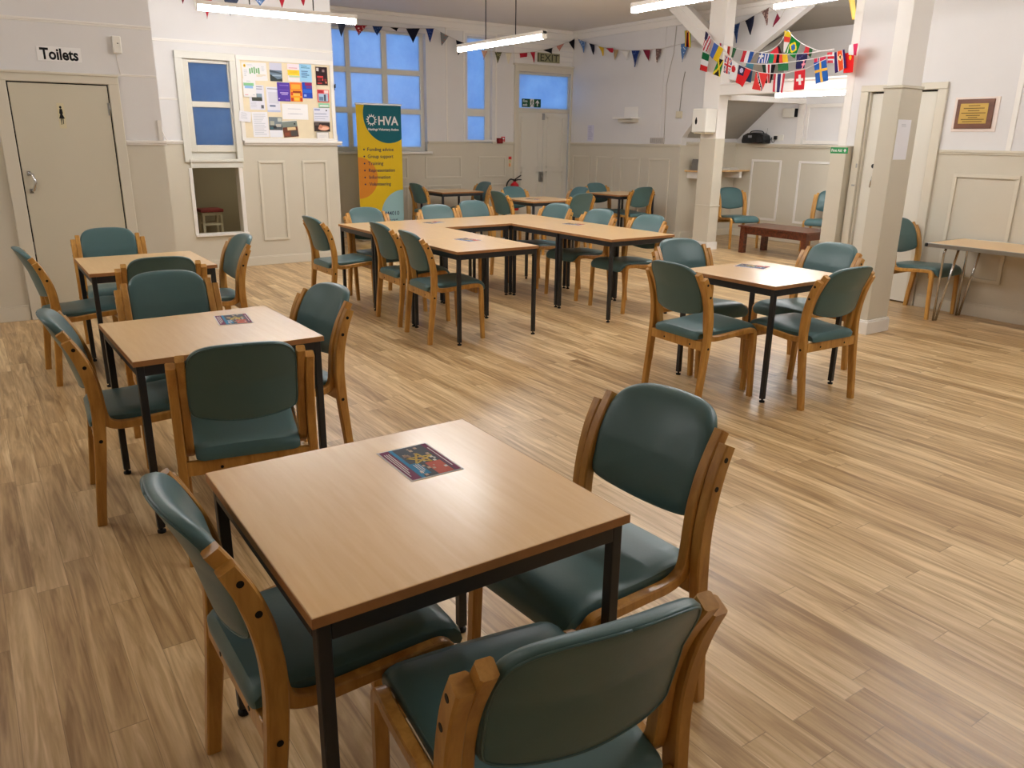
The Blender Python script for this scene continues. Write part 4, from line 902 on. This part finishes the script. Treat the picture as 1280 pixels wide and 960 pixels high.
poster('extinguisher_sign', 'narrow red and yellow sign above the fire extinguisher', 8.055, 8.118, 1.04, 1.215, (226, 204, 170), [(.0, 1, .72, 1, (214, 60, 52)), (.25, .7, .4, .66, (176, 190, 130)), (.2, .6, .04, .34, (226, 128, 60))], 0, 'sign', p=YW - .004, grp='red safety signs by the exit door')
t = thing('fire_extinguisher', 'red fire extinguisher with black hose left of the double exit door', 'fire extinguisher', (8.105, YW - .13, .30))
b = MB(); b.lathe([(.072, 0), (.080, .012), (.080, .40), (.070, .445), (.040, .475), (.026, .485), (.026, .50)], n=24); b.build('cylinder', M_RED, t, sharp=40)
b = MB(); b.box(-.018, .018, -.02, .02, .50, .535); b.tube([(0, 0, .53), (.05, -.01, .56), (.12, -.02, .60)], .011, 8); b.tube([(0, 0, .515), (.06, -.01, .525), (.13, -.02, .525)], .010, 8); b.build('valve_handle', M_BLACKP, t)
b = MB(); b.tube(catmull([(-.01, 0, .52), (-.10, -.01, .535), (-.175, -.02, .46), (-.185, -.02, .32), (-.15, -.02, .16), (-.12, -.02, .10)], 6), .013, 10); b.build('hose', M_RUBBER, t)
b = MB(); b.lathe([(.0806, .12), (.0808, .121), (.0808, .29), (.0806, .291)], n=24); b.build('label', flat(222, 190, 180), t)
b = MB(); b.box(-.04, .04, .075, .13, .20, .34); b.build('wall_bracket', M_STEEL, t)

# ------------------------------------------------------------------ far wall
poster('notice', 'lilac tinted paper notice taped to the far wall right of the exit door', 11.16, 11.335, 1.49, 1.76, (214, 212, 228), lines(.12, .9, .06, .94, 11, (176, 174, 200), 4), 0, 'notice', plane='x', p=XF - .001, grp='single paper notices')
t = thing('wall_shelf', 'small white wall shelf with a bracket high on the far wall', 'shelf', (XF, 10.22, 1.85))
MB().box(-.22, 0, -.22, .22, .0, .025).build('board', M_TRIMW, t, bevel=.003); MB().box(-.13, 0, -.18, .18, -.05, .0).build('bracket', M_TRIMB, t, bevel=.003); MB().box(-.012, 0, -.16, .16, .025, .19).build('backplate', M_TRIMW, t, bevel=.003)
t = thing('vent_grille', 'grey vent grille on the dado rail of the far wall', 'vent', (XF, 9.565, 1.515))
MB().box(-.025, 0, -.155, .155, -.045, .045).build('frame', flat(196, 190, 184), t, bevel=.003)
b = MB()
for i in range(9): b.box(-.029, -.024, -.135 + i * .032, -.118 + i * .032, -.034, .034)
b.build('slats', flat(168, 164, 160), t)
t = thing('junction_box', 'small beige junction box with a thin cable near the far pillar', 'junction box', (XF, 9.12, 1.90))
MB().box(-.035, 0, -.055, .055, -.05, .05).build('box', flat(206, 198, 176), t, bevel=.004)
MB().tube([(-.008, 0, .05), (-.008, -.02, .45), (-.008, -.055, .62)], .006, 6).build('cable', flat(150, 145, 136), t)
cable = MB(); cable.tube([(XF - .008, 9.42, DADO + .01), (XF - .008, 9.44, 2.35), (XF - .008, 9.40, 2.55), (XF - .008, 9.33, 2.80), (XF - .008, 9.31, H - .15)], .006, 6)
tag(cable.build('wall_cable', flat(186, 180, 172)), 'thin cable running up the far wall to the cornice', 'cable')
t = thing('paper_towel_dispenser', 'white paper towel dispenser with a black drop on the far pillar', 'dispenser', (8.85, 7.99, 1.63))
MB().box(-.215, 0, -.128, .128, .0, .315).build('body', M_PLASTIC, t, bevel=.014)
b = MB(); b.add([(-.2165, .05 + .022 * math.sin(a) * (1 - .55 * max(0, math.cos(a))), .155 + .05 * math.cos(a)) for a in [2 * PI * k / 20 for k in range(20)]], [tuple(range(20))]); b.build('level_window', M_INK, t)
MB().box(-.19, -.02, -.105, .105, -.018, .0).build('outlet', flat(206, 196, 170), t, bevel=.004)

# ------------------------------------------------------------------ alcove
t = thing('corner_shelf', 'wooden shelf across the alcove corner at the left', 'shelf', (10.1, 9.05, 1.05))
MB().box(-.56, .61, -.33, 0, 0, .022).build('board', M_TOP, t, bevel=.003); MB().box(-.50, -.40, -.30, 0, -.10, 0).build('bracket', M_TRIMW, t, bevel=.004); MB().box(.40, .46, -.30, 0, -.10, 0).build('bracket', M_TRIMW, t, bevel=.004)
b = MB(); b.box(10.30, 10.52, 8.78, 8.99, 1.0725, 1.095); b.box(10.31, 10.50, 8.79, 8.98, 1.0955, 1.108)
tag(b.build('paper_stack', flat(214, 210, 202), bevel=.002), 'flat stack of papers on the corner shelf in the alcove', 'papers')
b = MB(); b.prism([(-.10, 0), (.10, 0), (.07, .17), (-.03, .17)], 'x', 9.62, 9.72)
fo = b.build('file_box', flat(120, 116, 112), None, (0, 8.90, 1.0725)); tag(fo, 'grey file box on the corner shelf left of the far pillar', 'file box')
t = thing('radio', 'black portable radio on the alcove ledge', 'radio', (10.62, 8.58, 1.49))
prof = [(-.215, .0), (-.225, .05), (-.20, .12), (-.12, .155), (.0, .165), (.12, .155), (.20, .12), (.225, .05), (.215, .0)]
MB().prism(prof, 'x', -.09, .08).build('body', M_BLACKP, t, bevel=.012)
for yy in (-.13, .13):
    b = MB(); b.tube([(-.089, yy, .065), (-.097, yy, .065)], [.055, .048], 20); b.build('speaker', mat('dark_mesh', srgb(34, 34, 36), .8), t)
MB().box(-.096, -.09, .02, .09, .085, .12).build('display', flat(146, 146, 150), t)
b = MB(); b.tube([(0, -.19, .12), (0, -.20, .23)], .003, 6); b.build('aerial', M_CHROME, t)
b = MB(); b.tube(catmull([(0, -.14, .15), (0, -.09, .185), (0, .09, .185), (0, .14, .15)], 5), .008, 8); b.build('handle', M_BLACKP, t)
t = thing('power_socket', 'white double socket with a black plug right of the radio', 'socket', (XB, 8.225, 1.58))
MB().box(-.012, 0, -.085, .085, -.043, .043).build('plate', M_PLASTIC, t, bevel=.003); MB().box(-.05, -.012, .02, .065, -.03, .025).build('plug', M_BLACKP, t, bevel=.006)
b = MB(); b.tube(catmull([(-.03, .042, -.03), (-.04, .06, -.07), (-.05, .09, -.06), (-.05, .10, .0), (-.06, .115, -.05)], 5), .004, 6); b.build('flex', M_RUBBER, t)
t = thing('wall_box', 'square white wall box under the alcove lintel', 'wall box', (XB, 8.06, 1.942))
MB().box(-.06, 0, -.105, .105, -.066, .066).build('body', M_PLASTIC, t, bevel=.004); MB().box(-.05, 0, -.128, -.106, -.06, .06).build('side_vent', M_INK, t)

# ------------------------------------------------------------------ right side signs
t = thing('first_aid_sign', 'green First Aid sign with a white cross on the wall end by the door', 'sign', (7.45, 4.965, 1.445))
MB().box(-.003, 0, -.098, .098, -.030, .030).build('board', M_GREEN2, t)
text('First Aid', 'lettering', M_PAPER, .040, wall_M((-.0035, .088, -.013), '-x'), t, bold=.0008, width=.118)
c_ = MB(); c_.box(-.0036, -.003, -.080, -.052, -.006, .006); c_.box(-.0037, -.003, -.072, -.060, -.016, .016); c_.build('cross', M_PAPER, t)
poster('notice', 'long white paper notice taped to the near pillar', 6.045, 6.228, 1.40, 1.698, (238, 238, 244), [(.28, .62, .86, .885, LG), (.3, .66, .82, .835, LG)], 0, 'notice', p=3.554, grp='single paper notices')
t = thing('memorial_plaque', 'brass plaque on a brown board with a pale mount on the right wall', 'plaque', (XR, 3.742, 1.778))
MB().box(-.010, 0, -.195, .190, -.150, .142).build('mount', flat(238, 224, 214), t, bevel=.002)
MB().box(-.024, -.010, -.160, .162, -.124, .126).build('board', grain('plaque_wood', srgb(92, 52, 30), srgb(118, 70, 42), 6, .4, (3, .6, 3)), t, bevel=.003)
pl = MB().box(-.0265, -.024, -.114, .128, -.082, .088).build('brass_plate', mat('brass', srgb(176, 142, 70), .4, .5, .55), t, bevel=.001)
b = MB()
for i, (q, wd) in enumerate(((.070, .05), (.048, .09), (.028, .05), (.008, .105), (-.012, .06), (-.030, .04), (-.046, .10), (-.064, .085))): b.box(-.0272, -.0264, .006 - wd, .006 + wd, q - .0035, q + .0035)
b.build('engraving', flat(96, 76, 34), pl)

# ------------------------------------------------------------------ roll-up banner
t = thing('roll_up_banner', 'tall yellow roll-up banner with a teal circle, standing before the big window', 'banner', (5.312, 11.22, 0), R(0))
BW, Z0, Z1 = .363, .06, 1.975
cols = [flat(232, 196, 34), flat(16, 100, 112), flat(224, 142, 46), flat(164, 205, 210)]
b = MB(); b.box(-BW, BW, 0, .003, Z0, Z1, 0); sheet = b.build('sheet', cols[0], t)
def clip_disc(cx, cz, r, name, m, yy):
    """disc of the print clipped to the edges of the sheet"""
    n = 72; P = []
    for k in range(n):
        a = 2 * PI * k / n; x, z = cx + r * math.cos(a), cz + r * math.sin(a)
        P.append((min(BW, max(-BW, x)), yy, min(Z1, max(Z0, z))))
    q = MB(); q.add(P + [(min(BW, max(-BW, cx)), yy, min(Z1, max(Z0, cz)))], [(n, k, (k + 1) % n) for k in range(n)]); return q.build(name, m, sheet)
clip_disc(.15, 1.835, .405, 'printed_circle', cols[1], -.0006)
clip_disc(-.355, .93, .30, 'printed_circle', cols[2], -.0006)
clip_disc(.36, .37, .375, 'printed_circle', cols[3], -.0006)
Wm = lambda x, z: wall_M((x, -.0016, z), '-y')
g = MB()                                                       # cog-like sun ring of the emblem
ex, ez = -.122, 1.756
for k in range(32):
    a0, a1 = 2 * PI * k / 32, 2 * PI * (k + 1) / 32
    g.add([(ex + r_ * math.cos(a), -.0014, ez + r_ * math.sin(a)) for r_, a in ((.048, a0), (.062, a0), (.062, a1), (.048, a1))], [(0, 1, 2, 3)])
for k in range(13):
    a = 2 * PI * k / 13 + .1; dx, dz = math.cos(a), math.sin(a)
    g.add([(ex + dx * r_ - dz * s_, -.0013, ez + dz * r_ + dx * s_) for r_, s_ in ((.060, -.006), (.084, -.006), (.084, .006), (.060, .006))], [(0, 1, 2, 3)])
g.build('emblem', M_PAPER, sheet)
text('HVA', 'lettering', M_PAPER, .172, Wm(-.022, 1.692), sheet, bold=.004, width=.328)
text('Hastings Voluntary Action', 'lettering', M_PAPER, .046, Wm(-.185, 1.612), sheet, bold=.0014, width=.50)
navy = flat(44, 52, 84)
for i, (s_, wd) in enumerate((('Funding advice', .427), ('Group support', .42), ('Training', .25), ('Representation', .432), ('Information', .35), ('Volunteering', .356))):
    z = 1.318 - i * .1004
    text(s_, 'lettering', navy, .070, Wm(-.212 + i * .003, z), sheet, bold=.0008, width=wd)
    dt = MB(); dt.add([(-.262 + .013 * math.cos(2 * PI * k / 14), -.0014, z + .022 + .013 * math.sin(2 * PI * k / 14)) for k in range(14)], [tuple(range(14))]); dt.build('bullet', navy, sheet)
text('01424 444010', 'lettering', navy, .086, Wm(-.205, .368), sheet, bold=.0008, width=.488)
text('hastingsvoluntaryaction.org.uk', 'lettering', navy, .036, Wm(-.205, .290), sheet, bold=.0006, width=.46)
MB().box(-BW - .01, BW + .01, -.012, .015, Z1 - .012, Z1 + .016).build('top_bar', M_STEELG, t, bevel=.003)
MB().box(-BW - .02, BW + .02, -.06, .10, .0, .085).build('base_cassette', M_STEELG, t, bevel=.012)
MB().tube([(0, .03, .08), (0, .012, Z1)], .010, 8).build('support_pole', M_STEELG, t)

# ------------------------------------------------------------------ bunting
PC = dict(slate=(66, 74, 92), reddot=(150, 42, 50), navy=(40, 62, 108), black=(20, 20, 26), ink=(24, 26, 44), royal=(34, 52, 112), greyflower=(120, 124, 126), peach=(214, 168, 146), olive=(96, 94, 66), cream=(226, 218, 196), red=(176, 40, 56), salmon=(196, 128, 112), bluepat=(84, 120, 172), yellow=(226, 184, 54), tan=(176, 150, 110), white=(226, 222, 216), maroon=(124, 34, 56), brownpat=(112, 86, 82))
PAT = dict(reddot=(232, 208, 206), greyflower=(170, 110, 96), bluepat=(190, 204, 224), brownpat=(186, 162, 152), olive=(170, 166, 130), royal=(70, 92, 150), salmon=(226, 170, 150), navy=(70, 94, 140))
def cloth(name):
    key = 'pennant_' + name
    if key in MATS: return MATS[key]
    m = mat(key, srgb(*PC[name]), .85, .15)
    if name in PAT:
        nt = m.node_tree; bs = nt.nodes['Principled BSDF']; tc = nt.nodes.new('ShaderNodeTexCoord'); v = nt.nodes.new('ShaderNodeTexVoronoi'); v.inputs['Scale'].default_value = 34
        r = nt.nodes.new('ShaderNodeValToRGB'); r.color_ramp.interpolation = 'CONSTANT'; r.color_ramp.elements[0].color = srgb(*PAT[name]); r.color_ramp.elements[1].position = .33; r.color_ramp.elements[1].color = srgb(*PC[name])
        nt.links.new(tc.outputs['Object'], v.inputs['Vector']); nt.links.new(v.outputs['Distance'], r.inputs['Fac']); nt.links.new(r.outputs['Color'], bs.inputs['Base Color'])
    return m
def pennant(parent, pts, col, k):
    """soft hanging triangle (or a folded four-cornered rag) with a slight curl"""
    a, c = Vector(pts[0]), Vector(pts[1]); n = 8; b = MB(); vs = []
    lo = (Vector(pts[2]), Vector(pts[3])) if len(pts) == 4 else (Vector(pts[2]), Vector(pts[2]))
    nr = (c - a).cross(lo[0] - a).normalized(); rnd = random.Random(k)
    ph, am = rnd.uniform(0, 6), rnd.uniform(.004, .010)
    for j in range(n + 1):
        l, r_ = a.lerp(lo[0], j / n), c.lerp(lo[1], j / n)
        for i in range(5): vs.append(l.lerp(r_, i / 4) + nr * am * math.sin(ph + i * 1.2 + j * .5))
    b.add(vs, [(j * 5 + i, j * 5 + i + 1, j * 5 + i + 6, j * 5 + i + 5) for j in range(n) for i in range(4)], 0, True)
    o = b.build('pennant', cloth(col), parent); q = o.modifiers.new('thick', 'SOLIDIFY'); q.thickness = .0015
    return o
BL = dict(window='string of cloth pennants sagging across the windows and over the EXIT sign', far='string of cloth pennants along the far wall to the brace',
          right='four dark pennants rising right of the far pillar', left='pennants behind the lit tube before the notice board wall')
ENDS = dict(window=((4.05, 11.72, 3.02), (9.36, 11.70, 3.21)), far=((9.36, 11.66, 3.21), (9.36, 8.86, 2.93)), right=((9.30, 8.20, 3.05), (9.30, 7.2, 3.26)), left=((1.9, 9.5, 2.98), (4.0, 9.5, 3.10)))
for g_, lst in PENNANTS.items():
    t = thing('pennant_bunting', BL[g_], 'bunting', (0, 0, 0), 0, 'cloth pennant buntings')
    cord = [ENDS[g_][0]] + [p for c_, pts in lst for p in pts[:2]] + [ENDS[g_][1]]
    MB().tube([(x, y, z + .003) for x, y, z in cord], .003, 6).build('cord', flat(196, 188, 178), t)
    for k, (c_, pts) in enumerate(lst): pennant(t, pts, c_, k)

# flags of many nations on white strings
RED, WHT, BLU, GRN, YEL, BLK, NVY, ORG = (206, 44, 52), (236, 236, 238), (46, 88, 166), (28, 112, 62), (240, 200, 40), (24, 22, 26), (44, 42, 84), (226, 92, 38)
def design(n, u, v):
    """colour of a flag at u (along the string) and v (downwards)"""
    if n == 'ukr': return (76, 108, 190) if u < .5 else (238, 200, 36)
    if n == 'jam':
        if abs(u - v) < .11 or abs(u + v - 1) < .11: return (240, 214, 60)
        return BLK if abs(v - .5) > abs(u - .5) else (26, 120, 52)
    if n == 'gbr':
        if abs(u - .5) < .09 or abs(v - .5) < .07: return RED
        if abs(u - .5) < .16 or abs(v - .5) < .12: return WHT
        e = min(abs(u - v), abs(u + v - 1))
        return RED if e < .05 else WHT if e < .13 else (50, 50, 120)
    if n == 'jpn': return RED if (u - .5) ** 2 + ((v - .40) * 1.5) ** 2 < .085 else WHT
    if n == 'twn':
        if u < .55 and v < .5: return (200, 196, 226) if (u - .30) ** 2 + (v - .25) ** 2 < .022 else (52, 46, 78)
        return (218, 40, 44)
    if n == 'tto': return BLK if abs(u - (.12 + .8 * v)) < .07 else WHT if abs(u - (.12 + .8 * v)) < .12 else (228, 62, 62)
    if n == 'tha': return (214, 66, 80) if u < .18 or u > .82 else WHT if u < .34 or u > .66 else (60, 54, 104)
    if n == 'che': return (236, 232, 232) if (abs(u - .5) < .09 and abs(v - .5) < .26) or (abs(v - .5) < .09 and abs(u - .5) < .30) else (214, 44, 56)
    if n == 'swe': return (232, 180, 70) if abs(u - .52) < .09 or abs(v - .42) < .07 else (42, 96, 178)
    if n == 'arm':
        if u < .24 or u > .80: return (58, 38, 100)
        if u < .30 or u > .74: return WHT
        q = (u - .52) ** 2 + ((v - .34) * 1.2) ** 2
        return (70, 50, 40) if q < .008 else (248, 220, 170) if q < .028 else (230, 84, 36)
    if n == 'chn': return (240, 180, 50) if (u - .62) ** 2 + (v - .25) ** 2 < .014 else (226, 34, 36)
    if n == 'fra': return (190, 44, 56) if u < .33 else WHT if u < .66 else (44, 90, 170)
    if n in ('ita',): return (24, 106, 60) if v < .36 else WHT if v < .70 else (206, 40, 44)
    if n == 'itb': return (200, 60, 66) if u < .30 else WHT if u < .62 else (44, 100, 66)
    if n == 'frw': return (206, 70, 84) if u < .6 else WHT
    if n == 'grc':
        if u < .45 and v < .55: return WHT if abs(u - .22) < .06 or abs(v - .28) < .08 else (58, 92, 170)
        return (58, 92, 170) if int(u * 9) % 2 == 0 else WHT
    if n == 'uae': return (30, 60, 46) if u < .28 else WHT if u < .44 else (196, 54, 64) if u < .6 else WHT if u < .72 else BLK
    if n == 'por': return (228, 52, 66) if u < .8 else (60, 20, 26)
    if n == 'sen': return (28, 150, 106) if u < .28 else (226, 70, 62) if u < .46 else BLK if u < .60 else (228, 80, 64) if u < .76 else (244, 196, 52)
    if n == 'grn': return (48, 118, 74)
    if n == 'mlt': return (246, 214, 40) if v < .22 else (232, 74, 66) if v < .50 else WHT
    if n == 'bra':
        q = abs(u - .5) / .40 + abs(v - .5) / .36
        return (58, 116, 186) if (u - .5) ** 2 + (v - .5) ** 2 < .032 else (246, 224, 48) if q < 1 else (20, 134, 58)
    if n == 'nzl': return (236, 150, 166) if u > .55 and (abs(u - .78) < .06 or abs(v - .5) < .12) else (44, 44, 88)
    if n == 'nav': return (74, 70, 120) if (int(u * 6) + int(v * 4)) % 4 == 0 else (48, 44, 84)
    if n == 'bul': return (218, 60, 68) if u < .6 else (50, 100, 62)
    if n == 'nor': return (40, 36, 60) if abs(u - .4) < .06 else WHT if abs(u - .4) < .11 else (210, 56, 84)
    if n == 'can': return (232, 84, 98) if (v < .25 or v > .75) and u < .8 else WHT if abs(v - .5) > .12 else (222, 52, 66)
    if n == 'pol': return WHT if u < .5 else (214, 56, 96)
    if n == 'teal': return (78, 140, 160) if v < .3 else (44, 108, 156)
    if n == 'usa':
        if u < .42 and v < .45 or (u < .5 and v < .3): return (62, 56, 92)
        return (196, 66, 84) if int((u * 6 + v * 3)) % 2 == 0 else WHT
    if n == 'zim': return (36, 110, 64) if u < .12 or u > .90 else (240, 214, 70) if u < .30 or u > .72 else (196, 40, 44) if u < .42 or u > .62 else BLK if v > .1 else (226, 196, 120)
    return WHT
FN = dict(zim='green yellow red and black', usa='stars and stripes', ita='green white and red', ukr='blue and yellow', jam='black and green with a yellow saltire')
def flag(parent, name, pts, k):
    a, c, dd, e = [Vector(p) for p in pts]; NU, NV = 20, 16
    cols = []; b = MB(); vs = []; nr = (c - a).cross(e - a).normalized(); rnd = random.Random(k * 7 + 1); ph, am = rnd.uniform(0, 6), rnd.uniform(.004, .011)
    for j in range(NV + 1):
        l, r_ = a.lerp(e, j / NV), c.lerp(dd, j / NV)
        for i in range(NU + 1): vs.append(l.lerp(r_, i / NU) + nr * am * (j / NV) * math.sin(ph + i * .30 + j * .15))
    base_ = len(b.v); b.v += [tuple(p) for p in vs]
    for j in range(NV):
        for i in range(NU):
            u, v = (i + .5) / NU, (j + .5) / NV; q = design(name, u, v)
            if i == 0 or i == NU - 1: q = q if name in ('grn', 'frw') else WHT if name in ('jpn', 'gbr', 'che', 'tha', 'mlt') and False else q
            if q not in cols: cols.append(q)
            s_ = j * (NU + 1) + i; b.f.append([s_, s_ + 1, s_ + NU + 2, s_ + NU + 1]); b.m.append(cols.index(q)); b.sm.append(True)
    o = b.build('flag', [mat('flag_%d_%d_%d' % q, srgb(*q), .8, .15) for q in cols], parent); z = o.modifiers.new('thick', 'SOLIDIFY'); z.thickness = .001
    return o
def near(p, path):
    return min(sum((p[i] - q[i]) ** 2 for i in range(3)) for q in path)
SL = dict(s1='lowest string of national flags, with the Swiss and Swedish flags', s2='middle string of national flags across the alcove opening', s3='upper string of national flags, from the blue white red flag rightwards', s4='steep peaked string of flags with the green and yellow Brazilian flag')
own = dict(zim='s1', usa='s1', ita='s1', ukr='s1', jam='s1', gbr='s1', jpn='s1', twn='s1', tto='s1', tha='s1', che='s1', swe='s1', arm='s1', chn='s1', teal='s2', uae='s2', grn='s2', nzl='s2', nor='s2', can='s2', frw='s3', itb='s3', fra='s3', grc='s3', sen='s3', nav='s3', por='s4', mlt='s4', bra='s4', bul='s4', pol='s4')
roots = {}
for s_, path in STRINGS.items():
    roots[s_] = thing('flag_bunting', SL[s_], 'bunting', (0, 0, 0), 0, 'strings of national flags')
    path = [p for p in path if p[1] > 5.08]
    MB().tube(catmull(path, 4), .0035, 6).build('cord', M_PAPER, roots[s_])
for k, (n_, pts) in enumerate(FLAGS): flag(roots[own[n_]], n_, pts, k)
b = MB(); P = [(9.30, 6.405, 3.33), (9.30, 6.320, 3.33), (9.30, 6.188, 2.951), (9.30, 6.261, 2.942)]
vs = []
for j in range(9):
    l, r_ = Vector(P[0]).lerp(Vector(P[3]), j / 8), Vector(P[1]).lerp(Vector(P[2]), j / 8)
    for i in range(5): vs.append(l.lerp(r_, i / 4) + Vector((.018 * math.sin(i * 1.9 + j * .3), 0, 0)))
b.add(vs, [(j * 5 + i, j * 5 + i + 1, j * 5 + i + 6, j * 5 + i + 5) for j in range(8) for i in range(4)], 0, True)
o = tag(b.build('streamer', mat('gold_cloth', srgb(206, 170, 80), .5, .4)), 'gold cloth streamer hanging from the ceiling at the top right', 'streamer'); q = o.modifiers.new('thick', 'SOLIDIFY'); q.thickness = .0015
